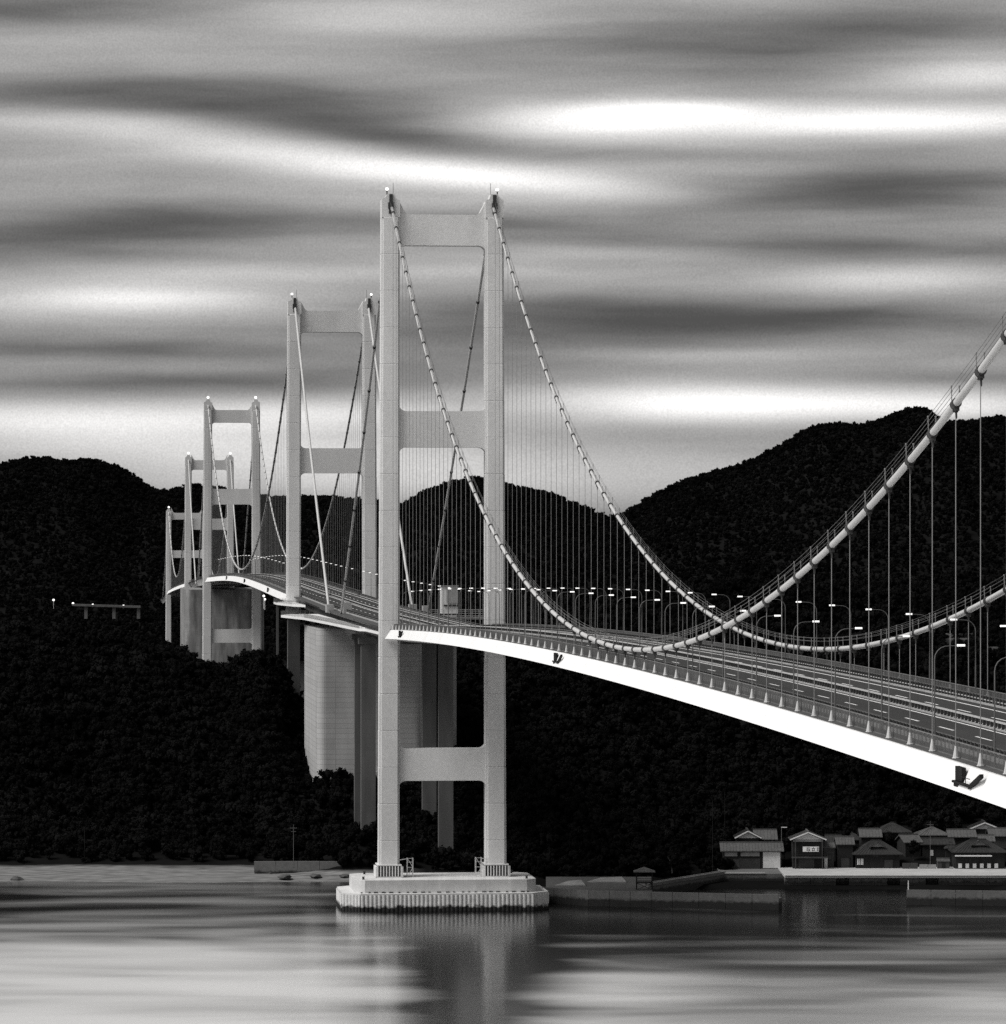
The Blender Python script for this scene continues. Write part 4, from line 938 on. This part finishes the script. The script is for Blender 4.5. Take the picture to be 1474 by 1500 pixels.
make_house(1347, 1388, 1246, 1344, 5.6, 9, 'hip', 'hipped grey roof house up the slope behind the tall pole', 'wood', 'tile_pale', 2.0, .8, 5.2, wins=((.5, 3, .8, 2.4, 'glass'),))
make_house(1352, 1396, 1262, 1330, 4.6, 8, 'gx', 'low dark house with bright eave edge between pole and awning house', 'wood', 'tile', 1.5, .7, 4.4, wins=((.3, 1.4, 1.0, 1.8, 'paper'),))
make_house(1392, 1428, 1250, 1342, 5.0, 8, 'gx', 'house with long grey roof behind the awning house', 'wood', 'tile_pale', 1.8, .7, 5.4)
H, T, w = make_house(1400, 1472, 1277, 1312, 4.6, 11, 'irimoya', 'house with bright awning strip and row of six white shutters', 'wood', 'tile', 3.2, 1.0, 3.4)
MB().box(T(-w / 2 + 5.0, -1.15, 3.75), (10.5, .5, .35)).build('awning', M['paper'], H)
for k in range(6): MB().box(T(-w / 2 + 1.3 + k * 2.06, -.08, .85), (1.0, .16, 1.3)).build('shutter', M['paper'], H)
make_house(1424, 1462, 1238, 1352, 6.0, 8, 'gy', 'house with white gable edge high at the right behind the village', 'wood', 'tile', 1.8, .7, 6.2, verge='paper')
make_house(1452, 1490, 1250, 1340, 5.4, 9, 'gx', 'grey-roofed house at the right edge behind the awning house', 'grey_wall', 'tile_pale', 1.9, .7, 5.4)
make_house(1374, 1391, 1273, 1313, 2.0, 3, 'gx', 'tiny grey shed beside the tall pole on the quay', 'grey_wall', 'tile_pale', .5, .2, 3.4, doors=((.5, 1.0, 1.8, 'wood'),))
for (x0, x1, z1, mt, lb) in ((1322, 1345, 5.0, 'grey_wall', 'rough grey garden wall right of the hip-roofed house'), (1347, 1372, 4.6, 'plaster', 'pale low wall at the foot of the tall pole')):
    a, b = px(x0, 1273, 1312), px(x1, 1273, 1312); wallbox('garden_wall', [Vector((a.x, a.y, 0)), Vector((b.x, b.y, 0))], 3.3, z1, .4, M[mt], lb, 2.2, 'wall')
for (x0, x1, yb, D, h, dp, rf, tl, rs, zb, lb) in (
    (1212, 1232, 1258, 1332, 5.0, 7, 'gx', 'tile', 1.7, 4.6, 'low dark house between the signboard house and the timber shed, set back'),
    (1236, 1262, 1250, 1344, 4.6, 8, 'hip', 'tile', 1.9, 4.8, 'dim hipped house on the slope behind the timber shed'),
    (1316, 1336, 1252, 1340, 4.2, 7, 'gy', 'tile', 1.6, 4.6, 'narrow dark gabled house between the two highest hipped roofs'),
    (1386, 1402, 1262, 1328, 3.6, 6, 'hip', 'tile', 1.4, 4.4, 'very low dark hipped outhouse left of the awning house'),
    (1436, 1456, 1258, 1332, 4.6, 6, 'gx', 'tile_pale', 1.5, 5.2, 'small grey-roofed outhouse just behind the awning house ridge')):
    make_house(x0, x1, yb, D, h, dp, rf, lb, 'wood', tl, rs, .5, zb)
# open shelter at the root of the breakwater
c = px(944, 1302, 1246); c.z = 2.6
G = thing('shelter', c, 'small open wooden shelter with pyramid roof behind the breakwater', 'shelter')
for sx in (-1, 1):
    for sy in (-1, 1): MB().bar(c + Vector((sx * 2.1, sy * 1.8, 0)), c + Vector((sx * 2.1, sy * 1.8, 5.0)), .26).build('post', M['wood'], G)
mb = MB(); e = 2.9; mb.add([c + Vector(p) for p in ((-e, -2.5, 4.9), (e, -2.5, 4.9), (e, 2.5, 4.9), (-e, 2.5, 4.9), (0, 0, 6.1), (-e, -2.5, 4.7), (e, -2.5, 4.7), (e, 2.5, 4.7), (-e, 2.5, 4.7))], [(0, 1, 4), (1, 2, 4), (2, 3, 4), (3, 0, 4), (8, 7, 6, 5), (0, 5, 6, 1), (1, 6, 7, 2), (2, 7, 8, 3), (3, 8, 5, 0)]); mb.build('roof', M['tile_pale'], G)
mb = MB().box(c + Vector((0, 0, 1.9)), (4.6, 4.0, .25)); mb.build('floor', M['wood'], G)
mb = MB()
for z in (2.5, 3.0): mb.bar(c + Vector((-2.2, -1.9, z)), c + Vector((2.2, -1.9, z)), .12)
mb.bar(c + Vector((-2.1, -1.8, 0)), c + Vector((2.1, -1.8, 1.8)), .14); mb.bar(c + Vector((2.1, -1.8, 0)), c + Vector((-2.1, -1.8, 1.8)), .14)
mb.build('railing', M['wood'], G)

# ------------------------------------------------------------------ distant shore: viaduct with lamps, terraces on the hill
FV = thing('distant_viaduct', px(155, 900, 3480), 'low distant road viaduct with lights at the far left', 'viaduct')
a, b = px(106, 886, 3480), px(206, 889, 3480)
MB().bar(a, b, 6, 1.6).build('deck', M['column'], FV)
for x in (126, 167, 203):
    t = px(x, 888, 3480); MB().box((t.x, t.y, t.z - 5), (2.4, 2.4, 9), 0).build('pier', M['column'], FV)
def far_lamp(x, y, D, h, label, rad=.85):
    p = px(x, y, D); o = thing('street_lamp', p - Vector((0, 0, h)), label, 'street lamp', 'distant lamps'); MB().tube([p - Vector((0, 0, h)), p], .18, 5).build('pole', M['pale'], o)
    bm = bmesh.new(); bmesh.ops.create_icosphere(bm, subdivisions=2, radius=rad); me = bpy.data.meshes.new('lamp_head'); bm.to_mesh(me); bm.free(); me.materials.append(M['beacon']); inst('lamp_head', me, o, p)
far_lamp(136, 886, 3478, 2.0, 'bright lamp near the middle of the distant viaduct')
far_lamp(181, 887.5, 3478, 2.0, 'bright lamp at the right end of the distant viaduct')
far_lamp(107, 884, 3478, 1.5, 'faint lamp at the left end of the distant viaduct')
far_lamp(78.5, 879, 3480, 6.5, 'lone bright lamp on a white post at the far left')
far_lamp(386.5, 873, 1760, 5, 'upper of two bright round lamps under the middle bridge deck', .45)
far_lamp(388, 878, 1762, 4, 'lower of two bright round lamps under the middle bridge deck', .45)
for i, (x0, x1, y) in enumerate(((1386, 1456, 929), (1383, 1456, 936), (1440, 1520, 949), (1446, 1520, 955))):
    D = 1560 - i * 6; a, b = px(x0, y, D), px(x1, y, D)
    wallbox('terrace_wall', [Vector((a.x, a.y, 0)), Vector((b.x, b.y, 0))], a.z - 6, a.z + .3, 1.5, M['sea_wall'], '%s pale terrace wall from the top on the wooded slope at the right edge' % ordn(i + 1), 5, 'wall')
